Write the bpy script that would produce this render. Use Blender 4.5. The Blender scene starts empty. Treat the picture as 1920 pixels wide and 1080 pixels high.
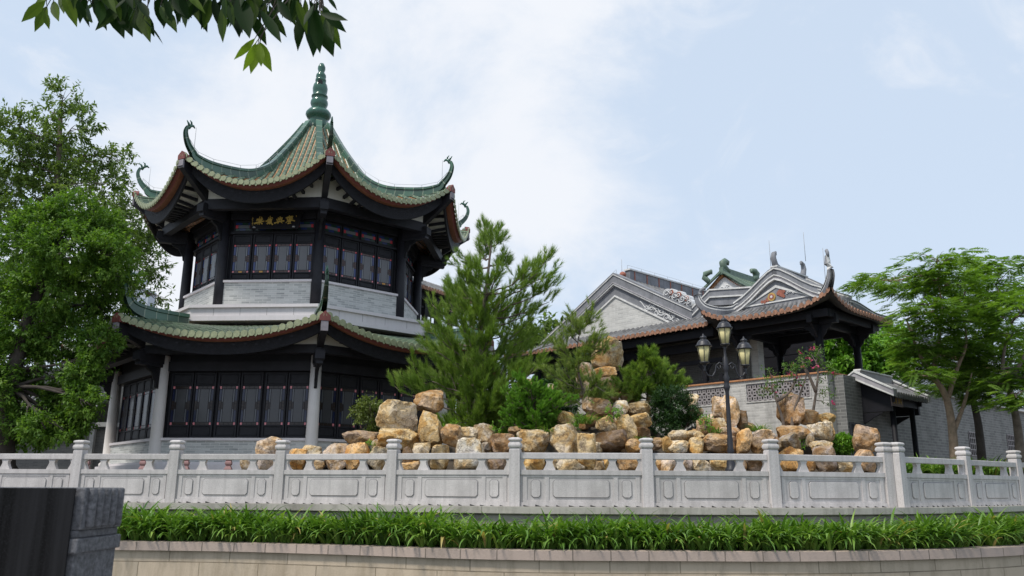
import bpy, bmesh, math, random
import numpy as np
from mathutils import Vector, Matrix, noise
random.seed(7); RNG = np.random.default_rng(7)
R_ = math.radians
SC = bpy.context.scene
COL = SC.collection
# ------------------------------------------------------------------ camera
F_PX, PITCH, ROLL = 1518.17, 0.2414, 0.0055
cam = bpy.data.cameras.new('camera'); cam_o = bpy.data.objects.new('camera', cam); COL.objects.link(cam_o)
cam.sensor_width = 36.0; cam.lens = F_PX / 1920 * 36.0
cam.clip_start = 0.05; cam.clip_end = 5000
cam_o.matrix_world = Matrix.Rotation(math.pi / 2 + PITCH, 4, 'X') @ Matrix.Rotation(ROLL, 4, 'Z')
cam.dof.use_dof = True; cam.dof.focus_distance = 24.0; cam.dof.aperture_fstop = 5.6
SC.camera = cam_o
# ------------------------------------------------------------------ sky and sun
SUN_EL, SUN_AZ = R_(58), R_(-50)          # azimuth from straight behind the camera (-y), negative = left
sun_dir = Vector((math.sin(SUN_AZ) * math.cos(SUN_EL), -math.cos(SUN_AZ) * math.cos(SUN_EL), math.sin(SUN_EL)))
W = bpy.data.worlds.new('World'); SC.world = W; W.use_nodes = True
nt = W.node_tree; N = nt.nodes; Lk = nt.links; N.clear()
def nd(t, **k):
    n = N.new(t)
    for a, b in k.items(): setattr(n, a, b)
    return n
out = nd('ShaderNodeOutputWorld'); bg = nd('ShaderNodeBackground'); bg.inputs['Strength'].default_value = 0.088
sky = nd('ShaderNodeTexSky', sky_type='NISHITA', sun_disc=False)
sky.sun_elevation = SUN_EL; sky.sun_rotation = math.atan2(sun_dir.x, sun_dir.y)
sky.dust_density = 2.0; sky.air_density = 1.0; sky.ozone_density = 1.5
tc = nd('ShaderNodeTexCoord')
mp = nd('ShaderNodeMapping'); mp.inputs['Scale'].default_value = (1.0, 1.0, 1.5); mp.inputs['Location'].default_value = (0.35, 0.1, 0.2)
Lk.new(tc.outputs['Generated'], mp.inputs['Vector'])
n1 = nd('ShaderNodeTexNoise'); n1.inputs['Scale'].default_value = 3.0; n1.inputs['Detail'].default_value = 12; n1.inputs['Roughness'].default_value = .62
n1.inputs['Distortion'].default_value = .35
Lk.new(mp.outputs['Vector'], n1.inputs['Vector'])
# the big cloud bank over the pavilion: a bias towards one direction of the sky
def bias(direction, lo, hi, amount):
    dp = nd('ShaderNodeVectorMath', operation='DOT_PRODUCT'); Lk.new(tc.outputs['Generated'], dp.inputs[0])
    dp.inputs[1].default_value = Vector(direction).normalized()
    mr = nd('ShaderNodeMapRange', interpolation_type='SMOOTHSTEP'); mr.inputs['From Min'].default_value = lo; mr.inputs['From Max'].default_value = hi
    mr.inputs['To Min'].default_value = 0; mr.inputs['To Max'].default_value = amount
    Lk.new(dp.outputs['Value'], mr.inputs['Value']); return mr.outputs[0]
def plus(a, b):
    m = nd('ShaderNodeMath', operation='ADD'); Lk.new(a, m.inputs[0])
    if isinstance(b, float): m.inputs[1].default_value = b
    else: Lk.new(b, m.inputs[1])
    return m.outputs[0]
tot = plus(plus(n1.outputs['Fac'], bias((-.16, .86, .48), .90, .995, .26)), bias((-.42, .83, .36), .95, 1.0, .12))
tot = plus(tot, bias((.40, .83, .30), .90, 1.0, -.10))
tot = plus(tot, bias((-.50, .72, .55), .955, 1.0, -.20))
cr = nd('ShaderNodeMapRange', interpolation_type='SMOOTHSTEP'); cr.inputs['From Min'].default_value = .50; cr.inputs['From Max'].default_value = .80
cr.inputs['To Min'].default_value = 0.0; cr.inputs['To Max'].default_value = 1.0
Lk.new(tot, cr.inputs['Value'])
hz = nd('ShaderNodeMix', data_type='RGBA'); hz.inputs['Factor'].default_value = .80
Lk.new(sky.outputs['Color'], hz.inputs['A']); hz.inputs['B'].default_value = (6.7, 7.85, 9.4, 1)     # bright humid veil
n2 = nd('ShaderNodeTexNoise'); n2.inputs['Scale'].default_value = 5.5; n2.inputs['Detail'].default_value = 10; n2.inputs['Roughness'].default_value = .6; n2.inputs['Distortion'].default_value = .8
Lk.new(mp.outputs['Vector'], n2.inputs['Vector'])
wr = nd('ShaderNodeMapRange', interpolation_type='SMOOTHSTEP'); wr.inputs['From Min'].default_value = .50; wr.inputs['From Max'].default_value = .72; wr.inputs['To Max'].default_value = .55
Lk.new(n2.outputs['Fac'], wr.inputs['Value'])
mxw = nd('ShaderNodeMath', operation='MAXIMUM'); Lk.new(cr.outputs[0], mxw.inputs[0]); Lk.new(wr.outputs[0], mxw.inputs[1])
cm = nd('ShaderNodeMix', data_type='RGBA'); Lk.new(mxw.outputs[0], cm.inputs['Factor']); Lk.new(hz.outputs['Result'], cm.inputs['A'])
cm.inputs['B'].default_value = (8.1, 8.4, 8.95, 1)
Lk.new(cm.outputs['Result'], bg.inputs['Color']); Lk.new(bg.outputs[0], out.inputs['Surface'])
sl = bpy.data.lights.new('sun', 'SUN'); sl.energy = 2.6; sl.angle = R_(8); sl.color = (1, .95, .87)
so = bpy.data.objects.new('sun', sl); COL.objects.link(so); so.rotation_euler = sun_dir.to_track_quat('Z', 'Y').to_euler()
vs = SC.view_settings; vs.view_transform = 'Standard'; vs.look = 'None'; vs.exposure = 0.32; vs.gamma = 1.0
SC.cycles.max_bounces = 6; SC.cycles.transparent_max_bounces = 8
# ------------------------------------------------------------------ geometry helpers
def ray(px, py):
    c, s = math.cos(ROLL), math.sin(ROLL); X, Y = px - 960, py - 540
    x = c * X + s * Y; y = -s * X + c * Y
    return Vector((x / F_PX, math.cos(PITCH) + y / F_PX * math.sin(PITCH), math.sin(PITCH) - y / F_PX * math.cos(PITCH)))
def at(px, py, Y):
    r = ray(px, py); return r * (Y / r.y)
def mpp(p):                                                # metres per photo pixel at a point
    return (p[1] * math.cos(PITCH) + p[2] * math.sin(PITCH)) / F_PX
class MB:
    def __init__(s): s.v = []; s.f = []; s.m = []; s.s = []; s.uv = []; s.M = None; s.custom = False
    def add(s, vs, fs, mat=0, smooth=False, uvs=None):
        b = len(s.v)
        if s.M is not None: vs = [s.M @ Vector(p) for p in vs]
        s.v.extend([tuple(p) for p in vs])
        for i, f in enumerate(fs):
            s.f.append(tuple(b + j for j in f)); s.m.append(mat); s.s.append(smooth)
            s.uv.append(uvs[i] if uvs else None)
        return s
    def box2(s, o, a, b, c, mat=0):
        o, a, b, c = Vector(o), Vector(a), Vector(b), Vector(c)
        if a.cross(b).dot(c) < 0: a, b = b, a
        P = [o, o + a, o + a + b, o + b, o + c, o + a + c, o + a + b + c, o + b + c]
        return s.add(P, [(3, 2, 1, 0), (4, 5, 6, 7), (0, 1, 5, 4), (1, 2, 6, 5), (2, 3, 7, 6), (3, 0, 4, 7)], mat)
    def box(s, x0, x1, y0, y1, z0, z1, mat=0):
        return s.box2((x0, y0, z0), (x1 - x0, 0, 0), (0, y1 - y0, 0), (0, 0, z1 - z0), mat)
    def prism(s, poly, ext, mat=0, smooth=False):
        P = [Vector(p) for p in poly]; e = Vector(ext); n = len(P)
        nm = Vector((0, 0, 0))
        for i in range(n): nm += P[i].cross(P[(i + 1) % n])
        if nm.dot(e) < 0: P = P[::-1]
        Q = P + [p + e for p in P]
        fs = [tuple(range(n - 1, -1, -1)), tuple(range(n, 2 * n))] + [(i, (i + 1) % n, n + (i + 1) % n, n + i) for i in range(n)]
        return s.add(Q, fs, mat, smooth)
    def bar(s, a, b, w, h, mat=0, up=(0, 0, 1)):
        a, b = Vector(a), Vector(b); d = (b - a); u = Vector(up)
        x = d.cross(u).normalized() * w; y = x.cross(d).normalized() * h
        return s.box2(a - x / 2 - y / 2, x, y, d, mat)
    def tube(s, pts, rad, n=8, mat=0, smooth=True, caps=True):
        pts = [Vector(p) for p in pts]; k = len(pts)
        if not hasattr(rad, '__len__'): rad = [rad] * k
        V = []; x = None
        for i, p in enumerate(pts):
            d = (pts[min(i + 1, k - 1)] - pts[max(i - 1, 0)]).normalized()
            if x is None: x = d.orthogonal().normalized()
            else: x = (x - d * x.dot(d)).normalized() if (x - d * x.dot(d)).length > 1e-6 else d.orthogonal().normalized()
            y = d.cross(x)
            for j in range(n):
                a = 2 * math.pi * j / n; V.append(p + (x * math.cos(a) + y * math.sin(a)) * rad[i])
        fs = [(i * n + j, i * n + (j + 1) % n, (i + 1) * n + (j + 1) % n, (i + 1) * n + j) for i in range(k - 1) for j in range(n)]
        if caps: fs += [tuple(range(n - 1, -1, -1)), tuple(range((k - 1) * n, k * n))]
        return s.add(V, fs, mat, smooth)
    def lathe(s, prof, n=16, c=(0, 0, 0), mat=0, smooth=True, rot=0.0, caps=True):
        V = []; c = Vector(c)
        for r, z in prof:
            for j in range(n):
                a = 2 * math.pi * j / n + rot; V.append(c + Vector((r * math.cos(a), r * math.sin(a), z)))
        k = len(prof)
        fs = [(i * n + j, i * n + (j + 1) % n, (i + 1) * n + (j + 1) % n, (i + 1) * n + j) for i in range(k - 1) for j in range(n)]
        if caps: fs += [tuple(range(n - 1, -1, -1)), tuple(range((k - 1) * n, k * n))]
        return s.add(V, fs, mat, smooth)
    def grid(s, fn, nu, nv, mat=0, smooth=True, uvfn=None, flip=False):
        V = [fn(i / nu, j / nv) for j in range(nv + 1) for i in range(nu + 1)]
        fs = []; uvs = []
        for j in range(nv):
            for i in range(nu):
                q = (j * (nu + 1) + i, j * (nu + 1) + i + 1, (j + 1) * (nu + 1) + i + 1, (j + 1) * (nu + 1) + i)
                uq = [(i / nu, j / nv), ((i + 1) / nu, j / nv), ((i + 1) / nu, (j + 1) / nv), (i / nu, (j + 1) / nv)]
                if flip: q = q[::-1]; uq = uq[::-1]
                fs.append(q); uvs.append([uvfn(*t) for t in uq] if uvfn else None)
        return s.add(V, fs, mat, smooth, uvs if uvfn else None)
    def build(s, name, mats, parent=None, bevel=0.0):
        me = bpy.data.meshes.new(name); me.from_pydata(s.v, [], s.f)
        if not isinstance(mats, (list, tuple)): mats = [mats]
        for m in mats: me.materials.append(m)
        me.polygons.foreach_set('material_index', s.m); me.polygons.foreach_set('use_smooth', s.s)
        uvl = me.uv_layers.new(name='UVMap').data
        for p, cu in zip(me.polygons, s.uv):
            if cu:
                for li, t in zip(p.loop_indices, cu): uvl[li].uv = t
            else:
                n = p.normal
                if abs(n.z) > .9:
                    for li in p.loop_indices: q = me.vertices[me.loops[li].vertex_index].co; uvl[li].uv = (q.x, q.y)
                else:
                    h = Vector((-n.y, n.x, 0)).normalized(); w = n.cross(h)
                    for li in p.loop_indices: q = me.vertices[me.loops[li].vertex_index].co; uvl[li].uv = (q.dot(h), q.dot(w))
        me.update()
        return link(name, me, parent, bevel)
def link(name, me, parent=None, bevel=0.0):
    o = bpy.data.objects.new(name, me); COL.objects.link(o)
    if bevel:
        b = o.modifiers.new('bevel', 'BEVEL'); b.width = bevel; b.segments = 2; b.limit_method = 'ANGLE'; b.angle_limit = R_(40)
    if parent: adopt(o, parent)
    return o
ORIG = {}
def adopt(o, p):
    o.parent = p; o.matrix_parent_inverse = Matrix.Translation(-Vector(ORIG.get(p.name, (0, 0, 0))))
def tag(o, label=None, cat=None, group=None, kind=None):
    if label: o['label'] = label
    if cat: o['category'] = cat
    if group: o['group'] = group
    if kind: o['kind'] = kind
    return o
def thing(name, label, cat, loc=(0, 0, 0), group=None):
    o = bpy.data.objects.new(name, None); COL.objects.link(o); o.location = loc; o.empty_display_size = .3
    ORIG[o.name] = tuple(loc)
    return tag(o, label, cat, group)
def copy_part(o, parent, M):
    c = o.copy(); COL.objects.link(c); c.parent = parent; c.matrix_basis = M
    c.matrix_parent_inverse = o.matrix_parent_inverse
    return c
# fast mesh from numpy, with a per-face random 'tone'
def np_mesh(name, V, faces4, faces3, tone4, tone3, mat, parent=None, smooth=False):
    me = bpy.data.meshes.new(name); n4 = len(faces4); n3 = len(faces3)
    me.vertices.add(len(V)); me.vertices.foreach_set('co', np.asarray(V, np.float32).ravel())
    nl = 4 * n4 + 3 * n3; me.loops.add(nl)
    me.loops.foreach_set('vertex_index', np.concatenate([np.asarray(faces4, np.int32).ravel(), np.asarray(faces3, np.int32).ravel()]))
    me.polygons.add(n4 + n3)
    ls = np.concatenate([np.arange(n4) * 4, 4 * n4 + np.arange(n3) * 3]).astype(np.int32)
    me.polygons.foreach_set('loop_start', ls)
    me.polygons.foreach_set('loop_total', np.concatenate([np.full(n4, 4), np.full(n3, 3)]).astype(np.int32))
    me.update(calc_edges=True)
    at_ = me.attributes.new('tone', 'FLOAT', 'FACE'); at_.data.foreach_set('value', np.concatenate([tone4, tone3]).astype(np.float32))
    if smooth: me.polygons.foreach_set('use_smooth', np.ones(n4 + n3, bool))
    me.materials.append(mat); me.validate()
    return link(name, me, parent)
def unit(a): return a / (np.linalg.norm(a, axis=-1, keepdims=True) + 1e-9)
def leaves(P, D, Nn, L, Wd, tone, droop=.15, fold=.12):
    """n leaves: base P, axis D, normal Nn -> verts, quads, tris"""
    D = unit(D); S = unit(np.cross(D, Nn)); U = np.cross(S, D); L = L[:, None]; Wd = Wd[:, None]
    f = fold * Wd
    vs = [P, P + D * L * .35 + S * Wd * .5 + U * f, P + D * L * .38, P + D * L * .35 - S * Wd * .5 + U * f,
          P + D * L * .72 + S * Wd * .38 + U * f * .5 - U * L * droop * .5, P + D * L * .72 - U * L * droop * .5, P + D * L * .72 - S * Wd * .38 + U * f * .5 - U * L * droop * .5,
          P + D * L * .98 - U * L * droop]
    V = np.stack(vs, 1).reshape(-1, 3); n = len(P); b = (np.arange(n) * 8)[:, None]
    q = np.concatenate([b + np.array([[2, 1, 4, 5]]), b + np.array([[3, 2, 5, 6]])])
    t = np.concatenate([b + np.array([[0, 1, 2]]), b + np.array([[0, 2, 3]]), b + np.array([[5, 4, 7]]), b + np.array([[6, 5, 7]])])
    return V, q, t, np.tile(tone, 2), np.tile(tone, 4)
def simple_leaves(P, D, Nn, L, Wd, tone, droop=.15):
    """kite leaf of two quads folded across"""
    D = unit(D); S = unit(np.cross(D, Nn)); U = np.cross(S, D); L = L[:, None]; Wd = Wd[:, None]
    vs = [P, P + D * L * .45 + S * Wd * .5, P + D * L - U * L * droop, P + D * L * .45 - S * Wd * .5]
    V = np.stack(vs, 1).reshape(-1, 3); n = len(P); b = (np.arange(n) * 4)[:, None]
    return V, b + np.array([[0, 1, 2, 3]]), np.zeros((0, 3), np.int32), tone, np.zeros(0)
# ------------------------------------------------------------------ materials
def new_mat(name):
    m = bpy.data.materials.new(name); m.use_nodes = True; t = m.node_tree; t.nodes.clear()
    o = t.nodes.new('ShaderNodeOutputMaterial'); p = t.nodes.new('ShaderNodeBsdfPrincipled'); t.links.new(p.outputs[0], o.inputs[0])
    return m, t, p, o
def nz(t, vec, scale, detail=6, rough=.6, dist=0.0):
    n = t.nodes.new('ShaderNodeTexNoise'); n.inputs['Scale'].default_value = scale; n.inputs['Detail'].default_value = detail
    n.inputs['Roughness'].default_value = rough; n.inputs['Distortion'].default_value = dist
    if vec is not None: t.links.new(vec, n.inputs['Vector'])
    return n.outputs['Fac']
def ramp(t, fac, stops):
    r = t.nodes.new('ShaderNodeValToRGB'); e = r.color_ramp.elements
    while len(e) < len(stops): e.new(.5)
    for i, (p, c) in enumerate(stops): e[i].position = p; e[i].color = (*c, 1) if len(c) == 3 else c
    t.links.new(fac, r.inputs[0]); return r.outputs[0]
def mixc(t, f, a, b, mode='MIX'):
    m = t.nodes.new('ShaderNodeMix'); m.data_type = 'RGBA'; m.blend_type = mode
    for k, v in (('Factor', f), ('A', a), ('B', b)):
        if isinstance(v, (float, int)): m.inputs[k].default_value = v
        elif isinstance(v, tuple): m.inputs[k].default_value = (*v, 1) if len(v) == 3 else v
        else: t.links.new(v, m.inputs[k])
    return m.outputs['Result']
def bump(t, p, h, strength=.3, dist=.02):
    b = t.nodes.new('ShaderNodeBump'); b.inputs['Strength'].default_value = strength; b.inputs['Distance'].default_value = dist
    t.links.new(h, b.inputs['Height']); t.links.new(b.outputs[0], p.inputs['Normal'])
def coord(t, kind='Object', scale=None):
    c = t.nodes.new('ShaderNodeTexCoord').outputs[kind]
    if scale:
        m = t.nodes.new('ShaderNodeMapping'); m.inputs['Scale'].default_value = scale; t.links.new(c, m.inputs['Vector']); c = m.outputs[0]
    return c
def sc(c, k): return tuple(min(1, x * k) for x in c)
def noisy(name, c, var=.25, scale=3.0, rough=.7, bmp=.15, speck=0.0, streak=0.0, metal=0.0, spec=.5, grime=0.0):
    m, t, p, o = new_mat(name); co = coord(t)
    col = ramp(t, nz(t, co, scale), [(.25, sc(c, 1 - var)), (.75, sc(c, 1 + var * .6))])
    if streak:                                                      # rain stains running down
        s = nz(t, coord(t, 'Object', (5, 5, .35)), 1.6, 5, .65)
        col = mixc(t, ramp(t, s, [(.45, (0, 0, 0)), (.75, (streak,) * 3)]), col, sc(c, .35))
    if grime:
        s = nz(t, co, 1.1, 8, .7)
        col = mixc(t, ramp(t, s, [(.48, (0, 0, 0)), (.72, (grime,) * 3)]), col, sc(c, .4))
    if speck:
        s = nz(t, co, 70, 2, .8)
        col = mixc(t, ramp(t, s, [(.35, (speck,) * 3), (.52, (0, 0, 0))]), col, sc(c, .35))
    t.links.new(col, p.inputs['Base Color']); p.inputs['Roughness'].default_value = rough; p.inputs['Metallic'].default_value = metal
    p.inputs['Specular IOR Level'].default_value = spec
    if bmp: bump(t, p, nz(t, co, scale * 8, 8, .65), bmp, .02)
    return m
def leaf_mat(name, dark, mid, light, trans=.35, rough=.5, spec=.35, tcol=None, dead=None):
    m, t, p, o = new_mat(name)
    a = t.nodes.new('ShaderNodeAttribute'); a.attribute_name = 'tone'
    f = nz(t, coord(t), .9, 3)
    ad = t.nodes.new('ShaderNodeMath'); ad.operation = 'MULTIPLY_ADD'; t.links.new(f, ad.inputs[0]); ad.inputs[1].default_value = .5; ad.inputs[2].default_value = -.25
    ad2 = t.nodes.new('ShaderNodeMath'); t.links.new(a.outputs['Fac'], ad2.inputs[0]); t.links.new(ad.outputs[0], ad2.inputs[1])
    col = ramp(t, ad2.outputs[0], [(0, dark), (.5, mid), (1, light)] if dead is None else [(0, dark), (.45, mid), (.86, light), (.97, light), (1, dead)])
    t.links.new(col, p.inputs['Base Color']); p.inputs['Roughness'].default_value = rough; p.inputs['Specular IOR Level'].default_value = spec
    tr = t.nodes.new('ShaderNodeBsdfTranslucent'); t.links.new(mixc(t, 1.0, col, tcol or (1.5, 1.7, .6), 'MULTIPLY'), tr.inputs['Color'])
    mx = t.nodes.new('ShaderNodeMixShader'); mx.inputs[0].default_value = trans
    t.links.new(p.outputs[0], mx.inputs[1]); t.links.new(tr.outputs[0], mx.inputs[2]); t.links.new(mx.outputs[0], o.inputs[0])
    return m
def brick_mat(name, c1, c2, mortar, bw=.24, bh=.062, ms=.007, grime=.4, gcol=(.12, .12, .11), bstr=.5, dirty=(.5, .8), rough=.85):
    m, t, p, o = new_mat(name); uv = coord(t, 'UV')
    b = t.nodes.new('ShaderNodeTexBrick'); t.links.new(uv, b.inputs['Vector'])
    b.inputs['Scale'].default_value = 1; b.inputs['Brick Width'].default_value = bw; b.inputs['Row Height'].default_value = bh
    b.inputs['Mortar Size'].default_value = ms; b.inputs['Mortar Smooth'].default_value = .2; b.inputs['Bias'].default_value = -.1
    b.inputs['Color1'].default_value = (*c1, 1); b.inputs['Color2'].default_value = (*c2, 1); b.inputs['Mortar'].default_value = (*mortar, 1)
    co = coord(t)
    v = nz(t, co, 2.0, 6)
    col = mixc(t, ramp(t, v, [(.3, (0, 0, 0)), (.75, (.35,) * 3)]), b.outputs['Color'], sc(c1, 1.35))
    g = nz(t, coord(t, 'Object', (2.5, 2.5, .6)), 1.2, 8, .7)
    col = mixc(t, ramp(t, g, [(dirty[0], (0, 0, 0)), (dirty[1], (grime,) * 3)]), col, gcol)
    t.links.new(col, p.inputs['Base Color']); p.inputs['Roughness'].default_value = rough
    h = t.nodes.new('ShaderNodeMath'); h.operation = 'MULTIPLY_ADD'; t.links.new(b.outputs['Fac'], h.inputs[0]); h.inputs[1].default_value = -1.0
    t.links.new(nz(t, co, 30, 6), h.inputs[2]); bump(t, p, h.outputs[0], bstr, .01)
    return m
def tile_mat(name, c, joint, rough=.35, step=.26, jw=.10, var=.35, spec=.5, grime=.3, gcol=(.05, .05, .04)):
    """roof tiles: UV v runs down the slope in metres, a light mortar joint at each tile"""
    m, t, p, o = new_mat(name); uv = coord(t, 'UV'); co = coord(t)
    sp = t.nodes.new('ShaderNodeSeparateXYZ'); t.links.new(uv, sp.inputs[0])
    d = t.nodes.new('ShaderNodeMath'); d.operation = 'DIVIDE'; t.links.new(sp.outputs['Y'], d.inputs[0]); d.inputs[1].default_value = step
    fr = t.nodes.new('ShaderNodeMath'); fr.operation = 'FRACT'; t.links.new(d.outputs[0], fr.inputs[0])
    fl = t.nodes.new('ShaderNodeMath'); fl.operation = 'FLOOR'; t.links.new(d.outputs[0], fl.inputs[0])
    cx = t.nodes.new('ShaderNodeCombineXYZ'); t.links.new(fl.outputs[0], cx.inputs[1])
    fx = t.nodes.new('ShaderNodeMath'); fx.operation = 'FLOOR'; t.links.new(sp.outputs['X'], fx.inputs[0]); t.links.new(fx.outputs[0], cx.inputs[0])
    wn = t.nodes.new('ShaderNodeTexWhiteNoise'); wn.noise_dimensions = '2D'; t.links.new(cx.outputs[0], wn.inputs['Vector'])
    col = ramp(t, wn.outputs['Value'], [(0, sc(c, 1 - var)), (1, sc(c, 1 + var))])
    col = mixc(t, ramp(t, nz(t, co, 1.6, 8, .7), [(.45, (0, 0, 0)), (.75, (grime,) * 3)]), col, gcol)
    col = mixc(t, ramp(t, fr.outputs[0], [(0, (.8,) * 3), (jw, (.8,) * 3), (jw + .03, (0, 0, 0))]), col, joint)
    t.links.new(col, p.inputs['Base Color']); p.inputs['Roughness'].default_value = rough; p.inputs['Specular IOR Level'].default_value = spec
    bump(t, p, fr.outputs[0], .25, .02)
    return m
M = {}
M['granite'] = noisy('pale granite', (.60, .565, .555), .10, 1.5, .8, .12, speck=.38, streak=.40, grime=.34)
def per_object(m, lo=.90, hi=1.05):
    """each stone its own slight shade"""
    t = m.node_tree; p = next(n for n in t.nodes if n.type == 'BSDF_PRINCIPLED'); src = p.inputs['Base Color'].links[0].from_socket
    oi = t.nodes.new('ShaderNodeObjectInfo'); r = ramp(t, oi.outputs['Random'], [(0, (lo, lo, lo * .985)), (1, (hi, hi * .995, hi * .99))])
    t.links.new(mixc(t, 1.0, src, r, 'MULTIPLY'), p.inputs['Base Color'])
per_object(M['granite'])
M['slab'] = noisy('pale pink granite', (.66, .62, .63), .07, 1.2, .7, .08, speck=.12, streak=.12)
M['col_stone'] = noisy('pale column stone', (.70, .66, .63), .08, 2, .7, .08, speck=.12)
M['wood'] = noisy('black lacquered wood', (.017, .017, .022), .45, 3, .55, .15, spec=.28)
M['wood_carved'] = noisy('black carved wood', (.011, .011, .014), .5, 6, .6, 1.0, spec=.25)
M['wood_dark'] = noisy('black timber in the open pavilion', (.012, .012, .016), .4, 3, .6, .15, spec=.25)
M['plaster'] = noisy('white plaster', (.62, .60, .54), .10, 2, .9, .1, streak=.2)
M['brick_grey'] = brick_mat('grey green brick', (.50, .51, .49), (.22, .235, .23), (.56, .55, .53), .30, .075, .010, .25, (.30, .31, .30))
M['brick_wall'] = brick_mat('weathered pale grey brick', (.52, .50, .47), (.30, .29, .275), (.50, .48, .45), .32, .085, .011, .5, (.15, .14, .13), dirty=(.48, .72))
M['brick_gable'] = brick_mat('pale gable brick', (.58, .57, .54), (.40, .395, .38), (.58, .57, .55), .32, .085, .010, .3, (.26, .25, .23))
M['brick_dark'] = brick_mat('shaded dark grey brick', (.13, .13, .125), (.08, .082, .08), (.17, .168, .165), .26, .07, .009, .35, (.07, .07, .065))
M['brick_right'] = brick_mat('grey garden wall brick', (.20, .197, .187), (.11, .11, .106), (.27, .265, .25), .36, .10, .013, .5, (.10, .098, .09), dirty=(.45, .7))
M['tan_block'] = brick_mat('tan sandstone blocks', (.54, .435, .32), (.45, .37, .275), (.20, .16, .11), 1.15, .27, .010, .6, (.24, .185, .12), .5, (.46, .70))
M['kerb_block'] = brick_mat('weathered granite course', (.34, .31, .275), (.28, .255, .23), (.13, .12, .10), 1.4, .5, .008, .6, (.10, .09, .075), .5, (.42, .7))
M['wall_cap'] = brick_mat('stained wall coping', (.46, .43, .38), (.38, .355, .315), (.14, .13, .11), 2.4, 5, .008, .6, (.13, .115, .095), .4, dirty=(.45, .68))
M['coping'] = brick_mat('pink stone coping', (.46, .36, .30), (.36, .29, .25), (.10, .085, .07), .62, 5, .010, .4, (.17, .14, .11), .4)
M['g_tile'] = tile_mat('weathered green barrel tiles', (.085, .130, .080), (.24, .27, .18), .32, .27, .12, .3)
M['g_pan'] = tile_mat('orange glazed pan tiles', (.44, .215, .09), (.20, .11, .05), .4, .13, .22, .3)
M['g_end'] = noisy('pale green tile ends', (.29, .315, .18), .3, 9, .4, .4)
M['g_ridge'] = tile_mat('green glazed ridge', (.048, .108, .070), (.24, .28, .20), .22, .42, .06, .4, .6, .35)
M['g_glaze'] = noisy('deep green glaze', (.035, .11, .075), .4, 5, .18, .12, spec=.6)
M['red'] = noisy('dull red paint', (.18, .045, .037), .3, 5, .6, .1)
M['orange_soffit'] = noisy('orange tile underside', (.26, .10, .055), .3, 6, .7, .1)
M['grey_end'] = noisy('weathered grey timber end', (.25, .23, .25), .25, 8, .7, .2)
M['k_tile'] = tile_mat('sooty grey barrel tiles', (.155, .155, .16), (.22, .215, .20), .7, .26, .10, .35, .3, .45, (.04, .04, .038))
M['k_pan'] = noisy('sooty grey pan tiles', (.07, .07, .072), .3, 6, .8, .2)
M['o_end'] = noisy('terracotta tile ends', (.36, .185, .115), .6, 9, .75, .3, grime=.3)
M['o_cope'] = noisy('orange terracotta coping', (.48, .22, .10), .35, 5, .75, .3, grime=.35)
M['g_weather'] = noisy('weathered green glaze', (.13, .19, .14), .4, 5, .5, .3, grime=.4)
M['wash'] = noisy('dark grey lime wash', (.23, .235, .255), .35, 2.2, .85, .15, streak=.3)
M['white_line'] = noisy('weathered white moulding', (.72, .71, .69), .2, 5, .8, .15, grime=.55, streak=.3)
M['relief'] = noisy('white painted relief', (.66, .66, .66), .15, 8, .8, .2)
M['lav'] = noisy('lavender grey moulding', (.40, .38, .40), .2, 4, .8, .15, streak=.25)
M['iron'] = noisy('black painted cast iron', (.020, .020, .026), .3, 9, .42, .15, spec=.5)
M['gold'] = noisy('gold leaf', (.62, .42, .10), .3, 14, .45, .2, metal=.25)
M['black'] = noisy('black board', (.008, .008, .010), .3, 6, .5, .05, spec=.3)
M['cream_glass'] = noisy('cream lamp glass', (.60, .53, .27), .06, 3, .55, .0, spec=.2)
M['soil'] = noisy('dark garden soil', (.07, .055, .04), .5, 5, .95, .6)
M['bark'] = noisy('grey brown bark', (.16, .125, .10), .45, 7, .9, .8)
M['bark_dark'] = noisy('dark bark', (.06, .048, .04), .45, 7, .9, .8)
M['bark_tan'] = noisy('tan bark', (.28, .20, .14), .4, 7, .9, .7)
M['pier'] = noisy('dark grey granite', (.12, .12, .13), .75, 60, .65, .3, speck=.55)
def reflection_black():
    m, t, p, o = new_mat('polished black granite with painted reflections')
    s = nz(t, coord(t, 'Object', (7, 7, .25)), 1.3, 5, .6); q = nz(t, coord(t), 140, 2, .7)  # paler vertical runs put the polished face's reflections into the colour
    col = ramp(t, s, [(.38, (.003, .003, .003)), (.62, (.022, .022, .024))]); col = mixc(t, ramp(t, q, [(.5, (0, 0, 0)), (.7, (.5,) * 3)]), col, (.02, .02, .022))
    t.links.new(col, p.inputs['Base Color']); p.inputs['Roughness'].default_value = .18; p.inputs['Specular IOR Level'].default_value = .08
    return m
M['pier_dark'] = reflection_black()
M['rod'] = noisy('galvanised rod', (.35, .36, .38), .15, 4, .5, 0)
M['ornament_rust'] = noisy('faded red relief paint', (.34, .12, .08), .35, 9, .8, .3)
M['ornament_gold'] = noisy('faded ochre relief paint', (.50, .33, .10), .3, 9, .8, .3)
def glass_mat(name, c, rough, spec):
    m, t, p, o = new_mat(name); t.links.new(ramp(t, nz(t, coord(t), .7, 3), [(.2, sc(c, .8)), (.8, sc(c, 1.2))]), p.inputs['Base Color'])
    p.inputs['Roughness'].default_value = rough; p.inputs['Specular IOR Level'].default_value = spec; return m
M['pane'] = glass_mat('grey obscured pane', (.12, .12, .13), .2, .5)
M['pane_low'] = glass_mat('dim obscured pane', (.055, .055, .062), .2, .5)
M['pane_green'] = glass_mat('greenish pane', (.16, .20, .20), .12, .7)
M['p_red'] = glass_mat('red glass', (.62, .07, .09), .15, .5)
M['p_pink'] = glass_mat('pink glass', (.72, .24, .27), .15, .5)
M['p_blue'] = glass_mat('blue glass', (.03, .05, .16), .15, .5)
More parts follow.
